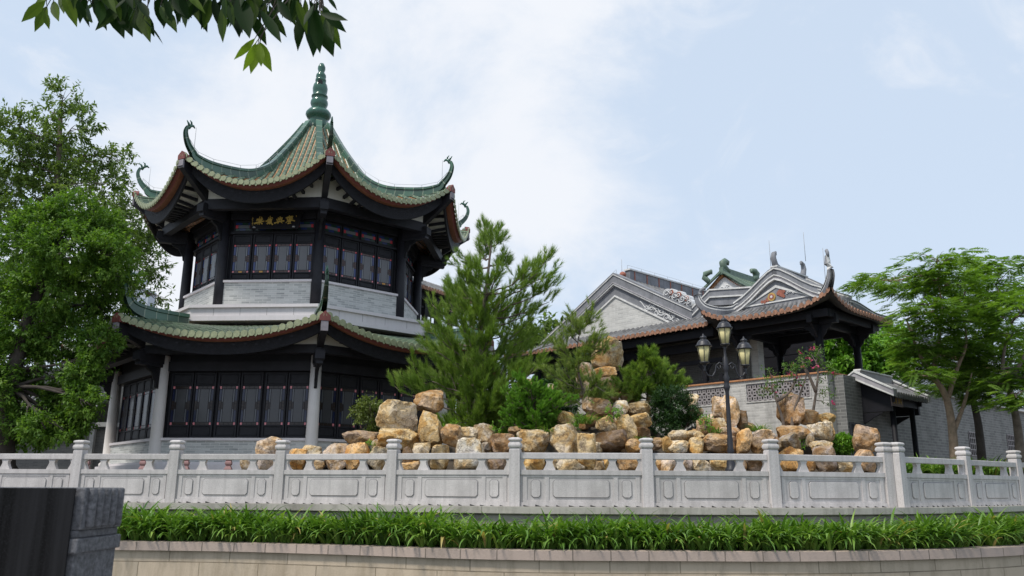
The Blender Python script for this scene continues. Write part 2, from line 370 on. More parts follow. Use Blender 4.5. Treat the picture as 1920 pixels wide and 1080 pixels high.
M['p_blue_low'] = glass_mat('deep blue glass', (.010, .014, .05), .15, .5)
M['p_lead'] = glass_mat('dim pale glass', (.10, .105, .12), .2, .5)
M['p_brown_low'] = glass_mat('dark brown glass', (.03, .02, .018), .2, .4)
M['p_brown'] = glass_mat('brown glass', (.07, .035, .03), .15, .5)
M['p_amber'] = glass_mat('amber glass', (.55, .27, .04), .15, .5)
M['p_clear'] = glass_mat('pale glass', (.17, .18, .20), .15, .6)
M['p_green'] = glass_mat('dark green glass', (.025, .06, .045), .15, .5)
# rock: ochre sandstone, tinted by each object's own colour
def rock_mat():
    m, t, p, o = new_mat('ochre garden rock'); co = coord(t)
    oi = t.nodes.new('ShaderNodeObjectInfo')
    ofs = t.nodes.new('ShaderNodeVectorMath'); ofs.operation = 'MULTIPLY_ADD'; t.links.new(oi.outputs['Random'], ofs.inputs[0]); ofs.inputs[1].default_value = (37, 51, 29); t.links.new(co, ofs.inputs[2])
    v = ofs.outputs[0]
    base = ramp(t, nz(t, v, 2.3, 9, .66, .9), [(.25, (.24, .115, .045)), (.36, (.54, .33, .13)), (.46, (.74, .56, .33)), (.56, (.92, .83, .66)), (.70, (.84, .74, .60)), (.84, (.50, .42, .36))])
    col = mixc(t, 1.0, base, oi.outputs['Color'], 'MULTIPLY')
    pk = nz(t, v, 2.3, 7, .7, .8)
    col = mixc(t, ramp(t, pk, [(.50, (0, 0, 0)), (.64, (.7,) * 3)]), col, mixc(t, .5, oi.outputs['Color'], (.30, .22, .21)))
    dk = nz(t, v, 3.2, 10, .76, 1.6)
    col = mixc(t, ramp(t, dk, [(.48, (0, 0, 0)), (.64, (.7,) * 3)]), col, (.11, .075, .05))
    vo = t.nodes.new('ShaderNodeTexVoronoi'); vo.feature = 'DISTANCE_TO_EDGE'; vo.inputs['Scale'].default_value = 2.6
    wv = t.nodes.new('ShaderNodeVectorMath'); wv.operation = 'ADD'; nn = t.nodes.new('ShaderNodeTexNoise'); nn.inputs['Scale'].default_value = 4; nn.inputs['Detail'].default_value = 6; t.links.new(v, nn.inputs['Vector'])
    t.links.new(v, wv.inputs[0]); t.links.new(nn.outputs['Color'], wv.inputs[1]); t.links.new(wv.outputs[0], vo.inputs['Vector'])
    crack = ramp(t, vo.outputs['Distance'], [(0, (.75,) * 3), (.02, (.35,) * 3), (.05, (0, 0, 0))])
    col = mixc(t, crack, col, (.10, .065, .045))
    sp = nz(t, v, 14, 6, .8)
    col = mixc(t, ramp(t, sp, [(.58, (0, 0, 0)), (.74, (.22,) * 3)]), col, (.70, .62, .50))
    t.links.new(col, p.inputs['Base Color']); p.inputs['Roughness'].default_value = .9; p.inputs['Specular IOR Level'].default_value = .2
    h = t.nodes.new('ShaderNodeMath'); h.operation = 'ADD'; t.links.new(nz(t, v, 7, 10, .72, .5), h.inputs[0]); t.links.new(nz(t, v, 26, 8, .7), h.inputs[1])
    bump(t, p, h.outputs[0], .7, .055)
    return m
M['rock'] = rock_mat()
M['leaf_bright'] = leaf_mat('fresh green leaves', (.034, .080, .014), (.10, .19, .030), (.23, .34, .065), spec=.2)
M['leaf_dull'] = leaf_mat('dull olive leaves', (.045, .080, .020), (.115, .175, .048), (.24, .31, .10), .35, spec=.2)
M['leaf_feather'] = leaf_mat('feathery leaflets', (.044, .098, .016), (.125, .215, .036), (.24, .34, .065), .42, spec=.15)
M['leaf_mango'] = leaf_mat('long glossy overhead leaves', (.004, .014, .003), (.012, .036, .005), (.15, .23, .02), .30, .55, .12)
M['needle'] = leaf_mat('pine needles', (.055, .105, .018), (.155, .245, .046), (.32, .41, .095), .32, spec=.15)
M['needle_pale'] = leaf_mat('pale pine needles', (.09, .13, .035), (.20, .27, .07), (.36, .41, .14), .3, spec=.15)
M['needle_short'] = leaf_mat('short bright needles', (.06, .15, .02), (.14, .29, .04), (.25, .41, .07), .3, spec=.15)
M['leaf_yew'] = leaf_mat('dark podocarpus leaves', (.012, .035, .010), (.028, .07, .018), (.06, .13, .03), .2)
M['leaf_shrub'] = leaf_mat('yellow green shrub leaves', (.06, .09, .02), (.13, .17, .04), (.22, .25, .07), .3)
M['leaf_ball'] = leaf_mat('lime green shrub leaves', (.06, .14, .015), (.14, .30, .03), (.24, .42, .05), .3)
M['strap'] = leaf_mat('strap lily leaves', (.040, .10, .015), (.115, .225, .034), (.25, .37, .07), .25, .4, .35, dead=(.42, .34, .12))
M['flower'] = leaf_mat('pink blossom', (.45, .05, .14), (.62, .09, .22), (.75, .2, .33), .3, .6, .2, (1.2, .6, .8))
M['leaf_boug'] = leaf_mat('small thin shrub leaves', (.04, .09, .018), (.09, .17, .035), (.17, .26, .06), .35)
# ------------------------------------------------------------------ the setting: ground, canal
def ground_z(x, y): return .33
POSTS = [(-14.9, 23.2), (-12.4, 21.3), (-9.95, 19.45), (-7.45, 18.05), (-4.84, 16.95), (-2.35, 16.05), (.06, 15.4), (2.57, 15.35), (4.98, 15.65), (7.42, 16.5), (7.68, 16.68), (9.85, 18.05), (11.95, 19.45), (14.2, 20.9), (16.4, 22.4)]
ZB, ZT = -.35, .93
# fit each seen post to the photograph: its foot pixel and height give its place
_px = {3: (328, 826, 937), 4: (527, 826, 943), 5: (737, 824, 947), 6: (966, 821, 950), 7: (1213, 822, 950), 8: (1448, 824, 951), 9: (1662, 830, 953), 10: (1686, 830, 953), 11: (1811, 838, 950), 12: (1907, 845, 949)}
_px[2] = (147, 826, 935); _px[1] = (-38, 826, 935)
for k, (px, ya, yb) in _px.items():
    r = ray(px, ya); Yd = .93 / (r.z / r.y)
    POSTS[k] = (at(px, (ya + yb) / 2, Yd).x, Yd)
POSTS[0] = (POSTS[1][0] - 2.3, POSTS[1][1] + .5)
arc = [Vector((x, y, 0)) for i, (x, y) in enumerate(POSTS) if i != 10]
def offset(pts, d):
    o = []
    for i, p in enumerate(pts):
        t = (pts[min(i + 1, len(pts) - 1)] - pts[max(i - 1, 0)]).normalized(); n = Vector((t.y, -t.x, 0)); o.append(p + n * d)
    return o
def smooth_line(pts, per=6):
    o = []
    for i in range(len(pts) - 1):
        p0, p1, p2, p3 = pts[max(i - 1, 0)], pts[i], pts[i + 1], pts[min(i + 2, len(pts) - 1)]
        for j in range(per):
            t = j / per; o.append(.5 * ((2 * p1) + (p2 - p0) * t + (2 * p0 - 5 * p1 + 4 * p2 - p3) * t * t + (3 * p1 - p0 - 3 * p2 + p3) * t ** 3))
    return o + [pts[-1]]
SM = smooth_line(arc)
SM = [SM[0] + (SM[0] - SM[1]).normalized() * 8] + SM + [SM[-1] + (SM[-1] - SM[-2]).normalized() * 10]
def band(mb, line, d0, d1, z0, z1, mat=0):
    """a wall of thickness d0..d1 in front of the line, running along it, with metre UVs"""
    A, B = offset(line, d0), offset(line, d1); s = 0; V = []; fs = []; uv = []
    for i in range(len(line) - 1):
        l = (B[i + 1] - B[i]).length; b = len(V)
        for q in (A[i], B[i], A[i + 1], B[i + 1]): V += [(q.x, q.y, z0), (q.x, q.y, z1)]
        fs += [(b + 2, b + 6, b + 7, b + 3), (b + 1, b + 3, b + 7, b + 5), (b + 0, b + 4, b + 6, b + 2), (b + 0, b + 1, b + 5, b + 4)]
        t = abs(d1 - d0)
        uv += [[(s, z0), (s + l, z0), (s + l, z1), (s, z1)], [(s, z1 + t), (s, z1), (s + l, z1), (s + l, z1 + t)], [(s, z0)] * 4, [(s, z0)] * 4]
        s += l
    mb.add(V, fs, mat, False, uv)
# ground behind the balustrade: one sheet to the horizon with a hole for the canal in front of the planter
inner = offset(SM, -.30)
far = [(900, 40), (900, 2000), (-900, 2000), (-900, 40)]
mb = MB(); mid = [Vector((p.x * 1.0, p.y + 1.2, 0)) for p in inner]
V = [(p.x, p.y, ZB) for p in inner] + [(p.x, p.y, .33) for p in mid] + [(p.x, p.y + 30, .33) for p in mid] + [(p.x * 40, 1500, .33) for p in mid]
n = len(inner); fs = []
for r in range(3):
    fs += [(r * n + i, r * n + i + 1, (r + 1) * n + i + 1, (r + 1) * n + i) for i in range(n - 1)]
mb.add(V, fs); a0, a1 = mid[0], mid[-1]
mb.add([(a0.x, a0.y, .33), (a0.x, a0.y + 30, .33), (a0.x * 40, 1500, .33), (-900, a0.y, .33)], [(0, 3, 2, 1)])
mb.add([(a1.x, a1.y, .33), (a1.x, a1.y + 30, .33), (a1.x * 40, 1500, .33), (900, a1.y, .33)], [(0, 1, 2, 3)])
M['ground'] = noisy('packed earth and paving', (.16, .14, .11), .3, 1.5, .95, .3)
tag(mb.build('ground', M['ground']), kind='structure')
mb = MB(); mb.add([(-900, -300, -2.25), (900, -300, -2.25), (900, 60, -2.25), (-900, 60, -2.25)], [(0, 1, 2, 3)])
m, t, p, o = new_mat('still canal water'); p.inputs['Base Color'].default_value = (.02, .035, .025, 1); p.inputs['Roughness'].default_value = .08
bump(t, p, nz(t, coord(t), 3.0, 3), .12, .02)
tag(mb.build('canal_water', m), kind='structure')
mb = MB(); mb.box(-200, 200, -200, 4.6, -3.2, -1.62)
tag(mb.build('bank_pavement', noisy('grey paving', (.3, .29, .28), .15, 2, .85, .2)), kind='structure')
# retaining wall under the balustrade
mb = MB()
band(mb, SM, -.30, .34, -.47, ZB, 0)
band(mb, SM, -.30, .26, -1.25, -.47, 1)
tag(mb.build('retaining_wall', [M['wall_cap'], M['kerb_block']]), 'low weathered granite wall with pale coping carrying the white stone balustrade', 'wall')
mb = MB()
band(mb, SM, 1.60, 2.02, -1.15, -1.0, 0)
band(mb, SM, 1.62, 1.95, -3.0, -1.15, 1)
tag(mb.build('planter_wall', [M['coping'], M['tan_block']]), 'tan sandstone block canal wall with pink coping slabs along the bottom edge', 'canal wall')
mb = MB(); band(mb, SM, .26, 1.61, -1.6, -1.04)
tag(mb.build('planter_soil', M['soil']), kind='structure')
# strap-leaved lilies in the planter: one uncountable border
def strap_leaves(centres, nleaf, L0, L1, width, rng, lean=(0.0, 0.0), up=1.0):
    Vs = []; q = []; tone = []; b = 0; seg = 6
    for c in centres:
        hv = .82 + .36 * noise.noise(Vector((c[0] * .9, c[1] * .9, 8))); k = rng.integers(nleaf[0], nleaf[1]); th0 = rng.uniform(0, 6.28)
        for i in range(k):
            th = th0 + i * 2.4 + rng.normal(0, .3); L = rng.uniform(L0, L1) * (hv + .12); up0 = rng.uniform(.9, 1.45) * up; curl = rng.uniform(.9, 2.5)
            d = np.array([math.cos(th) + lean[0], math.sin(th) + lean[1], 0]); d /= np.linalg.norm(d); s = np.array([-d[1], d[0], 0.])
            p = np.array(c, float) + d * .03; w0 = width * rng.uniform(.7, 1.2); tn = 1.3 if rng.random() < .02 else np.clip(rng.normal(.45, .2), 0, .9); rows = []
            for j in range(seg + 1):
                f = j / seg; a = up0 - curl * f ** 1.3; w = w0 * (.75 + .6 * f) * (1 - f ** 2.5) + .002
                n_ = -d * math.sin(a) + np.array([0, 0, 1]) * math.cos(a)
                rows += [p - s * w / 2 + n_ * w * .18, p - n_ * 0, p + s * w / 2 + n_ * w * .18]
                p = p + (d * math.cos(a) + np.array([0, 0, 1.]) * math.sin(a)) * L / seg
            Vs.append(np.array(rows))
            for j in range(seg):
                o = b + 3 * j; q += [(o, o + 1, o + 4, o + 3), (o + 1, o + 2, o + 5, o + 4)]; tone += [tn, tn * .92]
            b += 3 * (seg + 1)
    return np.concatenate(Vs), np.array(q), np.zeros((0, 3), int), np.array(tone), np.zeros(0)
rng = np.random.default_rng(3); cs = []
line = SM[1:-1]
L_in, L_out = offset(line, .72), offset(line, 1.72)
for i in range(len(line) - 1):
    for j in range(int((line[i + 1] - line[i]).length * 72)):
        a, w = rng.random(), rng.random(); A = L_in[i].lerp(L_in[i + 1], a); B = L_out[i].lerp(L_out[i + 1], a); q = A.lerp(B, w)
        if q.x < -8.6: continue
        if noise.noise(Vector((q.x * 1.1, q.y * 1.1, 3))) + rng.normal(0, .2) < -.42: continue
        cs.append((q.x, q.y, -1.04))
tag(np_mesh('lily_border', *strap_leaves(cs, (7, 12), .42, .90, .058, rng, (0, -.45)), M['strap']), kind='stuff')
# ------------------------------------------------------------------ stone balustrade
def post_mesh():
    mb = MB(); h = .105
    mb.lathe([(h * 1.414, 0), (h * 1.414, 1.06), (h * 1.30, 1.065), (h * 1.30, 1.085)], 4, rot=math.pi / 4, smooth=False)
    me = mb.build('post', M['granite'], None, .008)
    mb = MB()
    mb.lathe([(h * 1.28, 1.085), (h * 1.60, 1.11), (h * 1.66, 1.14), (h * 1.55, 1.175), (h * 1.24, 1.195), (h * 1.24, 1.212), (h * 1.60, 1.228), (h * 1.64, 1.255), (h * 1.45, 1.275), (h * .7, 1.288)], 4, rot=math.pi / 4, smooth=False)
    c = mb.build('cap', M['granite'], me, .01)
    return me, c
def octa(x0, x1, z0, z1, y, c):
    return [(x0 + c, y, z0), (x1 - c, y, z0), (x1, y, z0 + c), (x1, y, z1 - c), (x1 - c, y, z1), (x0 + c, y, z1), (x0, y, z1 - c), (x0, y, z0 + c)]
M['groove'] = noisy('darker groove lines', (.26, .25, .25), .2, 6, .9, .1)  # darker tone round the raised plates and in the slab joints
M['notch'] = noisy('painted drain slot shade', (.03, .03, .03), .2, 6, .9, .1)  # near-black colour paints the shadow in the slots onto solid wedges
def panel_mesh(L, root):
    """one bay, x from 0 to L, facing -y, z from the coping"""
    mb = MB(); z = lambda v: v - ZB
    mb.box(0, L, -.055, .055, z(-.27), z(.235))                                  # slab
    mb.box(0, L, -.085, .085, z(.235), z(.325))                                  # middle rail
    mb.box(0, L, -.085, .085, z(-.35) + .002, z(-.27))                           # base course
    for a, b in ((.02, .055), (.20, .235), (.765, .80), (.945, .98)): mb.box(L * a, L * b, -.068, -.054, z(-.262), z(.228))
    mb.box(L * .02, L * .98, -.066, -.054, z(.185), z(.2349)); mb.box(L * .02, L * .98, -.066, -.054, z(-.2699), z(-.235))
    for x0, x1 in ((.085, .17), (.265, .735), (.83, .915)):
        p = octa(L * x0, L * x1, z(-.19), z(.15), -.0545, .045); mb.prism(p, (0, -.006, 0), 1)
        p = octa(L * x0 + .014, L * x1 - .014, z(-.176), z(.136), -.0545, .038); mb.prism(p, (0, -.020, 0), 0)
    k = max(4, int(L / .2))
    for i in range(k):
        x = L * (i + .5) / k + random.uniform(-.03, .03); w = random.uniform(.035, .06)
        mb.prism([(x - w, -.0855, .003), (x + w, -.0855, .003), (x - w, -.0855, random.uniform(.02, .04))], (0, -.004, 0), 2)
    pan = mb.build('panel', [M['granite'], M['groove'], M['notch']], root, .006)
    mb = MB(); mb.box(0, L, -.065, .065, z(.53), z(.65))
    rail = mb.build('rail', M['granite'], root, .012)
    out = []
    for f, half in ((0, 1), (.24, 0), (.76, 0), (1, -1)):
        mb = MB(); prof = [(.115, z(.325)), (.11, z(.345)), (.075, z(.41)), (.058, z(.46)), (.066, z(.495)), (.08, z(.51)), (.08, z(.53))]
        xs = L * f
        for i in range(len(prof) - 1):
            (r0, a), (r1, b) = prof[i], prof[i + 1]
            l0, l1 = (0 if half == 1 else r0), (0 if half == 1 else r1); e0, e1 = (0 if half == -1 else r0), (0 if half == -1 else r1)
            Q = [(xs - l0, -.045, a), (xs + e0, -.045, a), (xs + e0, .045, a), (xs - l0, .045, a), (xs - l1, -.045, b), (xs + e1, -.045, b), (xs + e1, .045, b), (xs - l1, .045, b)]
            mb.add(Q, [(0, 1, 5, 4), (1, 2, 6, 5), (2, 3, 7, 6), (3, 0, 4, 7)] + ([(4, 5, 6, 7)] if i == len(prof) - 2 else []))
        out.append(mb.build('baluster', M['granite'], root))
    return [pan, rail] + out
def rotz(v): return Matrix.Rotation(math.atan2(v.y, v.x), 4, 'Z')
pm = None
def balustrade(idx, label):
    global pm
    P = [Vector((*POSTS[i], 0)) for i in idx]
    root = thing('stone_balustrade', label, 'balustrade', (P[len(P) // 2].x, P[len(P) // 2].y, ZB))
    for i, p in enumerate(P):
        t = (P[min(i + 1, len(P) - 1)] - P[max(i - 1, 0)])
        Mx = Matrix.Translation((p.x, p.y, ZB)) @ rotz(t)
        if pm is None:
            pm = post_mesh(); adopt(pm[0], root); pm[0].matrix_basis = Mx
        else:
            a = copy_part(pm[0], root, Mx); a.matrix_parent_inverse = Matrix.Translation(-Vector(ORIG[root.name])); copy_part(pm[1], a, Matrix.Identity(4))
    for a, b in zip(P[:-1], P[1:]):
        d = (b - a); u = d.normalized(); L = d.length - .20
        Mx = Matrix.Translation((a.x + u.x * .10, a.y + u.y * .10, ZB)) @ rotz(d)
        for o in panel_mesh(L, root): o.matrix_basis = Mx
balustrade(list(range(0, 10)), 'long curved pale granite balustrade with carved panels in front of the pavilion and rockery')
balustrade(list(range(10, 15)), 'pale granite balustrade section at the right end beyond the doubled post')
# ------------------------------------------------------------------ octagonal pavilion
CX, CY, ROT = -8.143, 31.2, .3251
PC = Vector((CX, CY, 0))
def fang(k): return ROT + math.pi / 4 * (k + .5 - 2)
def FM(k): return Matrix.Translation(PC) @ Matrix.Rotation(fang(k), 4, 'Z')       # face frame: x along the face, -y outward
def VM(k): return Matrix.Translation(PC) @ Matrix.Rotation(ROT + math.pi / 4 * (k - 2), 4, 'Z')
T8 = math.tan(math.pi / 8); C8 = math.cos(math.pi / 8)
pav = thing('octagonal_pavilion', 'two storey octagonal pavilion with green tiled roofs, black timber and a green finial', 'pavilion', (CX, CY, .33))
def ring8(mb, Ro, Ri, z0, z1, mat=0):
    for k in range(8):
        mb.M = FM(k); a, b = Ro * C8, Ri * C8
        mb.add([(-a * T8, -a, z0), (a * T8, -a, z0), (b * T8, -b, z0), (-b * T8, -b, z0), (-a * T8, -a, z1), (a * T8, -a, z1), (b * T8, -b, z1), (-b * T8, -b, z1)],
               [(0, 1, 5, 4), (4, 5, 6, 7), (2, 3, 7, 6), (3, 2, 1, 0)], mat)
    mb.M = None
mb = MB(); ring8(mb, 6.78, 1.0, .30, .62); ring8(mb, 6.62, 1.0, .62, .70)
mb.build('plinth', M['slab'], pav)
mb = MB(); ring8(mb, 6.40, 6.0, .70, 1.35, 0); ring8(mb, 6.46, 6.0, 1.35, 1.43, 1)
mb.build('sill_wall', [M['brick_grey'], M['slab']], pav)
mb = MB(); ring8(mb, 6.12, 5.8, 1.43, 4.6)
mb.build('core_wall', M['wood'], pav)
def col_mesh(r0, r1, z0, z1, base, m, name):
    mb = MB(); pr = [(r0, z0), (r0 * 1.0, z0 + (z1 - z0) * .3), (r1, z1)]
    if base: pr = [(r0 * 1.5, z0), (r0 * 1.5, z0 + .10), (r0 * 1.15, z0 + .16), (r0, z0 + .18)] + pr[1:]
    mb.lathe(pr, 20); return mb.build(name, m, pav)
c0 = col_mesh(.185, .165, .62, 3.98, True, M['col_stone'], 'stone_column')
for k in range(8):
    Mx = VM(k) @ Matrix.Translation((0, -6.40, 0))
    if k == 0: c0.matrix_basis = Mx
    else: copy_part(c0, pav, Mx)
mb = MB(); ring8(mb, 6.44, 6.0, 3.50, 3.80); ring8(mb, 6.30, 5.5, 3.80, 4.40); mb.build('tie_beam', M['wood'], pav)
mb = MB(); ring8(mb, 7.32, 7.0, 3.93, 4.19); mb.build('purlin', M['wood'], pav)
def window(w, z0, z1, lower, amber=False):
    """casement leaf, centred on x=0, facing -y: timber frame with recessed panels, stained glass as a child"""
    mb = MB(); h = z1 - z0; fw = .055; t = .05
    gz0, gz1 = (z0 + h * .19, z0 + h * .79) if lower else (z0 + h * .17, z0 + h * .78)
    mb.box(-w / 2, -w / 2 + fw, -t, 0, z0, z1); mb.box(w / 2 - fw, w / 2, -t, 0, z0, z1)
    for a, b in ((z0, z0 + fw), (gz0 - fw * .8, gz0), (gz1, gz1 + fw * .8), (z1 - fw, z1)): mb.box(-w / 2 + fw, w / 2 - fw, -t * .9, 0, a, b)
    x0, x1 = -w / 2 + fw, w / 2 - fw
    mb.box(x0, x1, -.012, 0, z0 + fw, gz0 - fw * .8); mb.box(x0, x1, -.012, 0, gz1 + fw * .8, z1 - fw)
    for a, b in ((z0 + fw, gz0 - fw * .8), (gz1 + fw * .8, z1 - fw)):
        mb.prism(octa(x0 + .03, x1 - .03, a + .025, b - .025, -.012, .02), (0, -.018, 0))
    fr = mb.build('lower_window' if lower else 'upper_window', M['wood'], pav, .006)
    g = MB(); W_ = x1 - x0; H_ = gz1 - gz0; bh = H_ * .075; sw = W_ * .155; iw = W_ * .10; y = -.02
    def pane(a, b, c, d, m): g.box(a + .009, b - .009, y, y + .01, c + .009, d - .009, m)
    for zz in (gz0, gz1 - bh):
        pane(x0, x0 + W_ * .13, zz, zz + bh, 2 if zz > gz0 or lower else 3); pane(x1 - W_ * .13, x1, zz, zz + bh, 2 if zz > gz0 and not lower else 3)
        q = W_ * .74 / 3
        for i in range(3): pane(x0 + W_ * .13 + q * i, x0 + W_ * .13 + q * (i + 1), zz, zz + bh, 6 if (zz == gz0 and i == 1 and amber) else 5)
    a, b = gz0 + bh, gz1 - bh; H2 = b - a
    for sgn in (0, 1):
        X0 = x0 if not sgn else x1 - sw
        for f0, f1, mm in ((0, .36, 4), (.36, .45, 5), (.45, .55, 5), (.55, .64, 5), (.64, 1, 4)): pane(X0, X0 + sw, a + H2 * f0, a + H2 * f1, mm)
        X1 = x0 + sw if not sgn else x1 - sw - iw
        for f0, f1, mm in ((0, .40, 1), (.40, .60, 5), (.60, 1, 1)): pane(X1, X1 + iw, a + H2 * f0, a + H2 * f1, mm)
    pane(x0 + sw + iw, x1 - sw - iw, a, b, 0)
    g.box(x0, x1, y + .008, y + .02, gz0, gz1, 7)
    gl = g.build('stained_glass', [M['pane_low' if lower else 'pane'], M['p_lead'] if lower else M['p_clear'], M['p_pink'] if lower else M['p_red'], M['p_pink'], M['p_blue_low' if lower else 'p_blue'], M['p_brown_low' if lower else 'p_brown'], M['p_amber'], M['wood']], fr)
    return fr, gl
def spread(pair, faces, n, w, ymid, gap, alt=None):
    used = []
    for k in faces:
        for i in range(n):
            x = (i - (n - 1) / 2) * (w + gap); x += (.0 if n == 4 else .035) * ((i // 2) - 1)
            Mx = FM(k) @ Matrix.Translation((x, -ymid, 0))
            pr_ = pair
            if alt and (k, i) in alt[1]: pr_ = alt[0]
            if not pr_[0].get('placed'): pr_[0].matrix_basis = Mx; used.append(pr_[0]); pr_[0]['placed'] = 1
            else: a = copy_part(pr_[0], pav, Mx); copy_part(pr_[1], a, Matrix.Identity(4)); used.append(a)
    for a in used: del a['placed']
FACES = [0, 1, 2, 3, 7, 4]
lw = window(.71, 1.45, 3.48, True); spread(lw, FACES, 6, .71, 6.12 * C8 + .03, .03)
uw = window(.70, 6.94, 8.63, False); spread(uw, FACES, 4, .70, 4.18 * C8 + .03, .04, (window(.70, 6.94, 8.63, False, True), ((1, 0), (1, 1), (2, 3))))
# upper storey
mb = MB(); ring8(mb, 5.63, 3.0, 5.27, 5.43); ring8(mb, 5.60, 3.0, 5.436, 5.70); ring8(mb, 5.68, 3.0, 5.70, 5.80)
for k in range(8):
    mb.M = FM(k)
    for x in (-1.35, -.45, .45, 1.35): mb.box(x - .006, x + .006, -5.60 * C8 - .003, -5.60 * C8 + .02, 5.44, 5.69, 1)
mb.M = None
mb.build('balcony_slab', [M['slab'], M['groove']], pav)
mb = MB(); ring8(mb, 4.50, 4.0, 5.80, 6.82, 0); ring8(mb, 4.56, 4.0, 6.82, 6.90, 1)
mb.build('upper_sill_wall', [M['brick_grey'], M['slab']], pav)
mb = MB(); ring8(mb, 4.18, 3.9, 6.90, 9.6); mb.build('upper_core_wall', M['wood'], pav)
c1 = col_mesh(.180, .165, 5.80, 9.42, False, M['wood'], 'timber_column')
for k in range(8):
    Mx = VM(k) @ Matrix.Translation((0, -4.447, 0))
    if k == 0: c1.matrix_basis = Mx
    else: copy_part(c1, pav, Mx)
mb = MB(); ring8(mb, 4.36, 4.0, 8.63, 8.70); ring8(mb, 4.42, 4.0, 9.14, 9.40); ring8(mb, 4.50, 3.0, 9.40, 9.62); mb.build('upper_tie_beam', M['wood'], pav)
mb = MB(); ring8(mb, 5.48, 5.2, 9.20, 9.56); mb.build('upper_purlin', M['wood'], pav)
# transom lights: four to a face
def transom():
    w, z0, z1 = .70, 8.72, 9.12; mb = MB(); f = .05
    mb.box(-w / 2, w / 2, -.05, 0, z0, z0 + f); mb.box(-w / 2, w / 2, -.05, 0, z1 - f, z1); mb.box(-w / 2, -w / 2 + f, -.05, 0, z0 + f, z1 - f); mb.box(w / 2 - f, w / 2, -.05, 0, z0 + f, z1 - f)
    fr = mb.build('transom_window', M['wood'], pav); g = MB(); x0, x1 = -w / 2 + f, w / 2 - f; a, b = z0 + f, z1 - f; W_ = x1 - x0; H_ = b - a
    def pane(p, q, r, s, m): g.box(x0 + W_ * p + .004, x0 + W_ * q - .004, -.022, -.01, a + H_ * r + .004, a + H_ * s - .004, m)
    for p, q, m in ((0, .4, 2), (.4, .75, 3), (.75, 1, 2)): pane(p, q, .70, 1, m)
    for p, q, m in ((0, .16, 1), (.16, .84, 0), (.84, 1, 1)): pane(p, q, .30, .70, m)
    for p, q, m in ((0, .25, 3), (.25, .62, 2), (.62, 1, 3)): pane(p, q, 0, .30, m)
    g.box(x0, x1, -.012, -.002, a, b, 4)
    return fr, g.build('stained_glass', [M['p_clear'], M['p_red'], M['p_blue'], M['p_green'], M['wood']], fr)
spread(transom(), FACES, 4, .70, 4.18 * C8 + .03, .04)
# cantilever beams with carved brackets at each corner
def bracket(z, r0, r1, hh, name):
    mb = MB(); mb.box(-.13, .13, -r1, -r0, z - hh, z)
    mb.box(-.15, .15, -r1 - .06, -r1 + .16, z - hh * .9, z - .05)
    mb.box(-.11, .11, -r1 + .02, -r0, z - hh - .10, z - hh)
    b = mb.build(name, M['wood'], pav, .012)
    mb = MB(); poly = [(0, -r0 - .04, z - hh - .1), (0, -r0 - .62, z - hh - .1), (0, -r0 - .50, z - hh - .22), (0, -r0 - .34, z - hh - .28), (0, -r0 - .26, z - hh - .45), (0, -r0 - .19, z - hh - .52), (0, -r0 - .16, z - hh - .72), (0, -r0 - .04, z - hh - .78)]
    mb.prism([(-.045, y, zz) for _, y, zz in poly], (.09, 0, 0)); c = mb.build('carved_bracket', M['wood_carved'], b, .01)
    return b, c
for (z, r0, r1, hh, nm) in ((4.03, 6.5, 7.42, .34, 'cantilever'), (9.40, 4.5, 5.58, .36, 'cantilever')):
    b = bracket(z, r0, r1, hh, nm)
    for k in range(8):
        if k == 0: b[0].matrix_basis = VM(k)
        else: a = copy_part(b[0], pav, VM(k)); copy_part(b[1], a, Matrix.Identity(4))
def lerp_prof(P, r):
    if r <= P[0][0]: return P[0][1]
    for (a, za), (b, zb) in zip(P[:-1], P[1:]):
        if r <= b:
            t = (r - a) / (b - a); return za + (zb - za) * t
    return P[-1][1]
def smooth_prof(P, n=60):
    pts = smooth_line([Vector((r, z, 0)) for r, z in P], 8); return [(p.x, p.y) for p in pts]
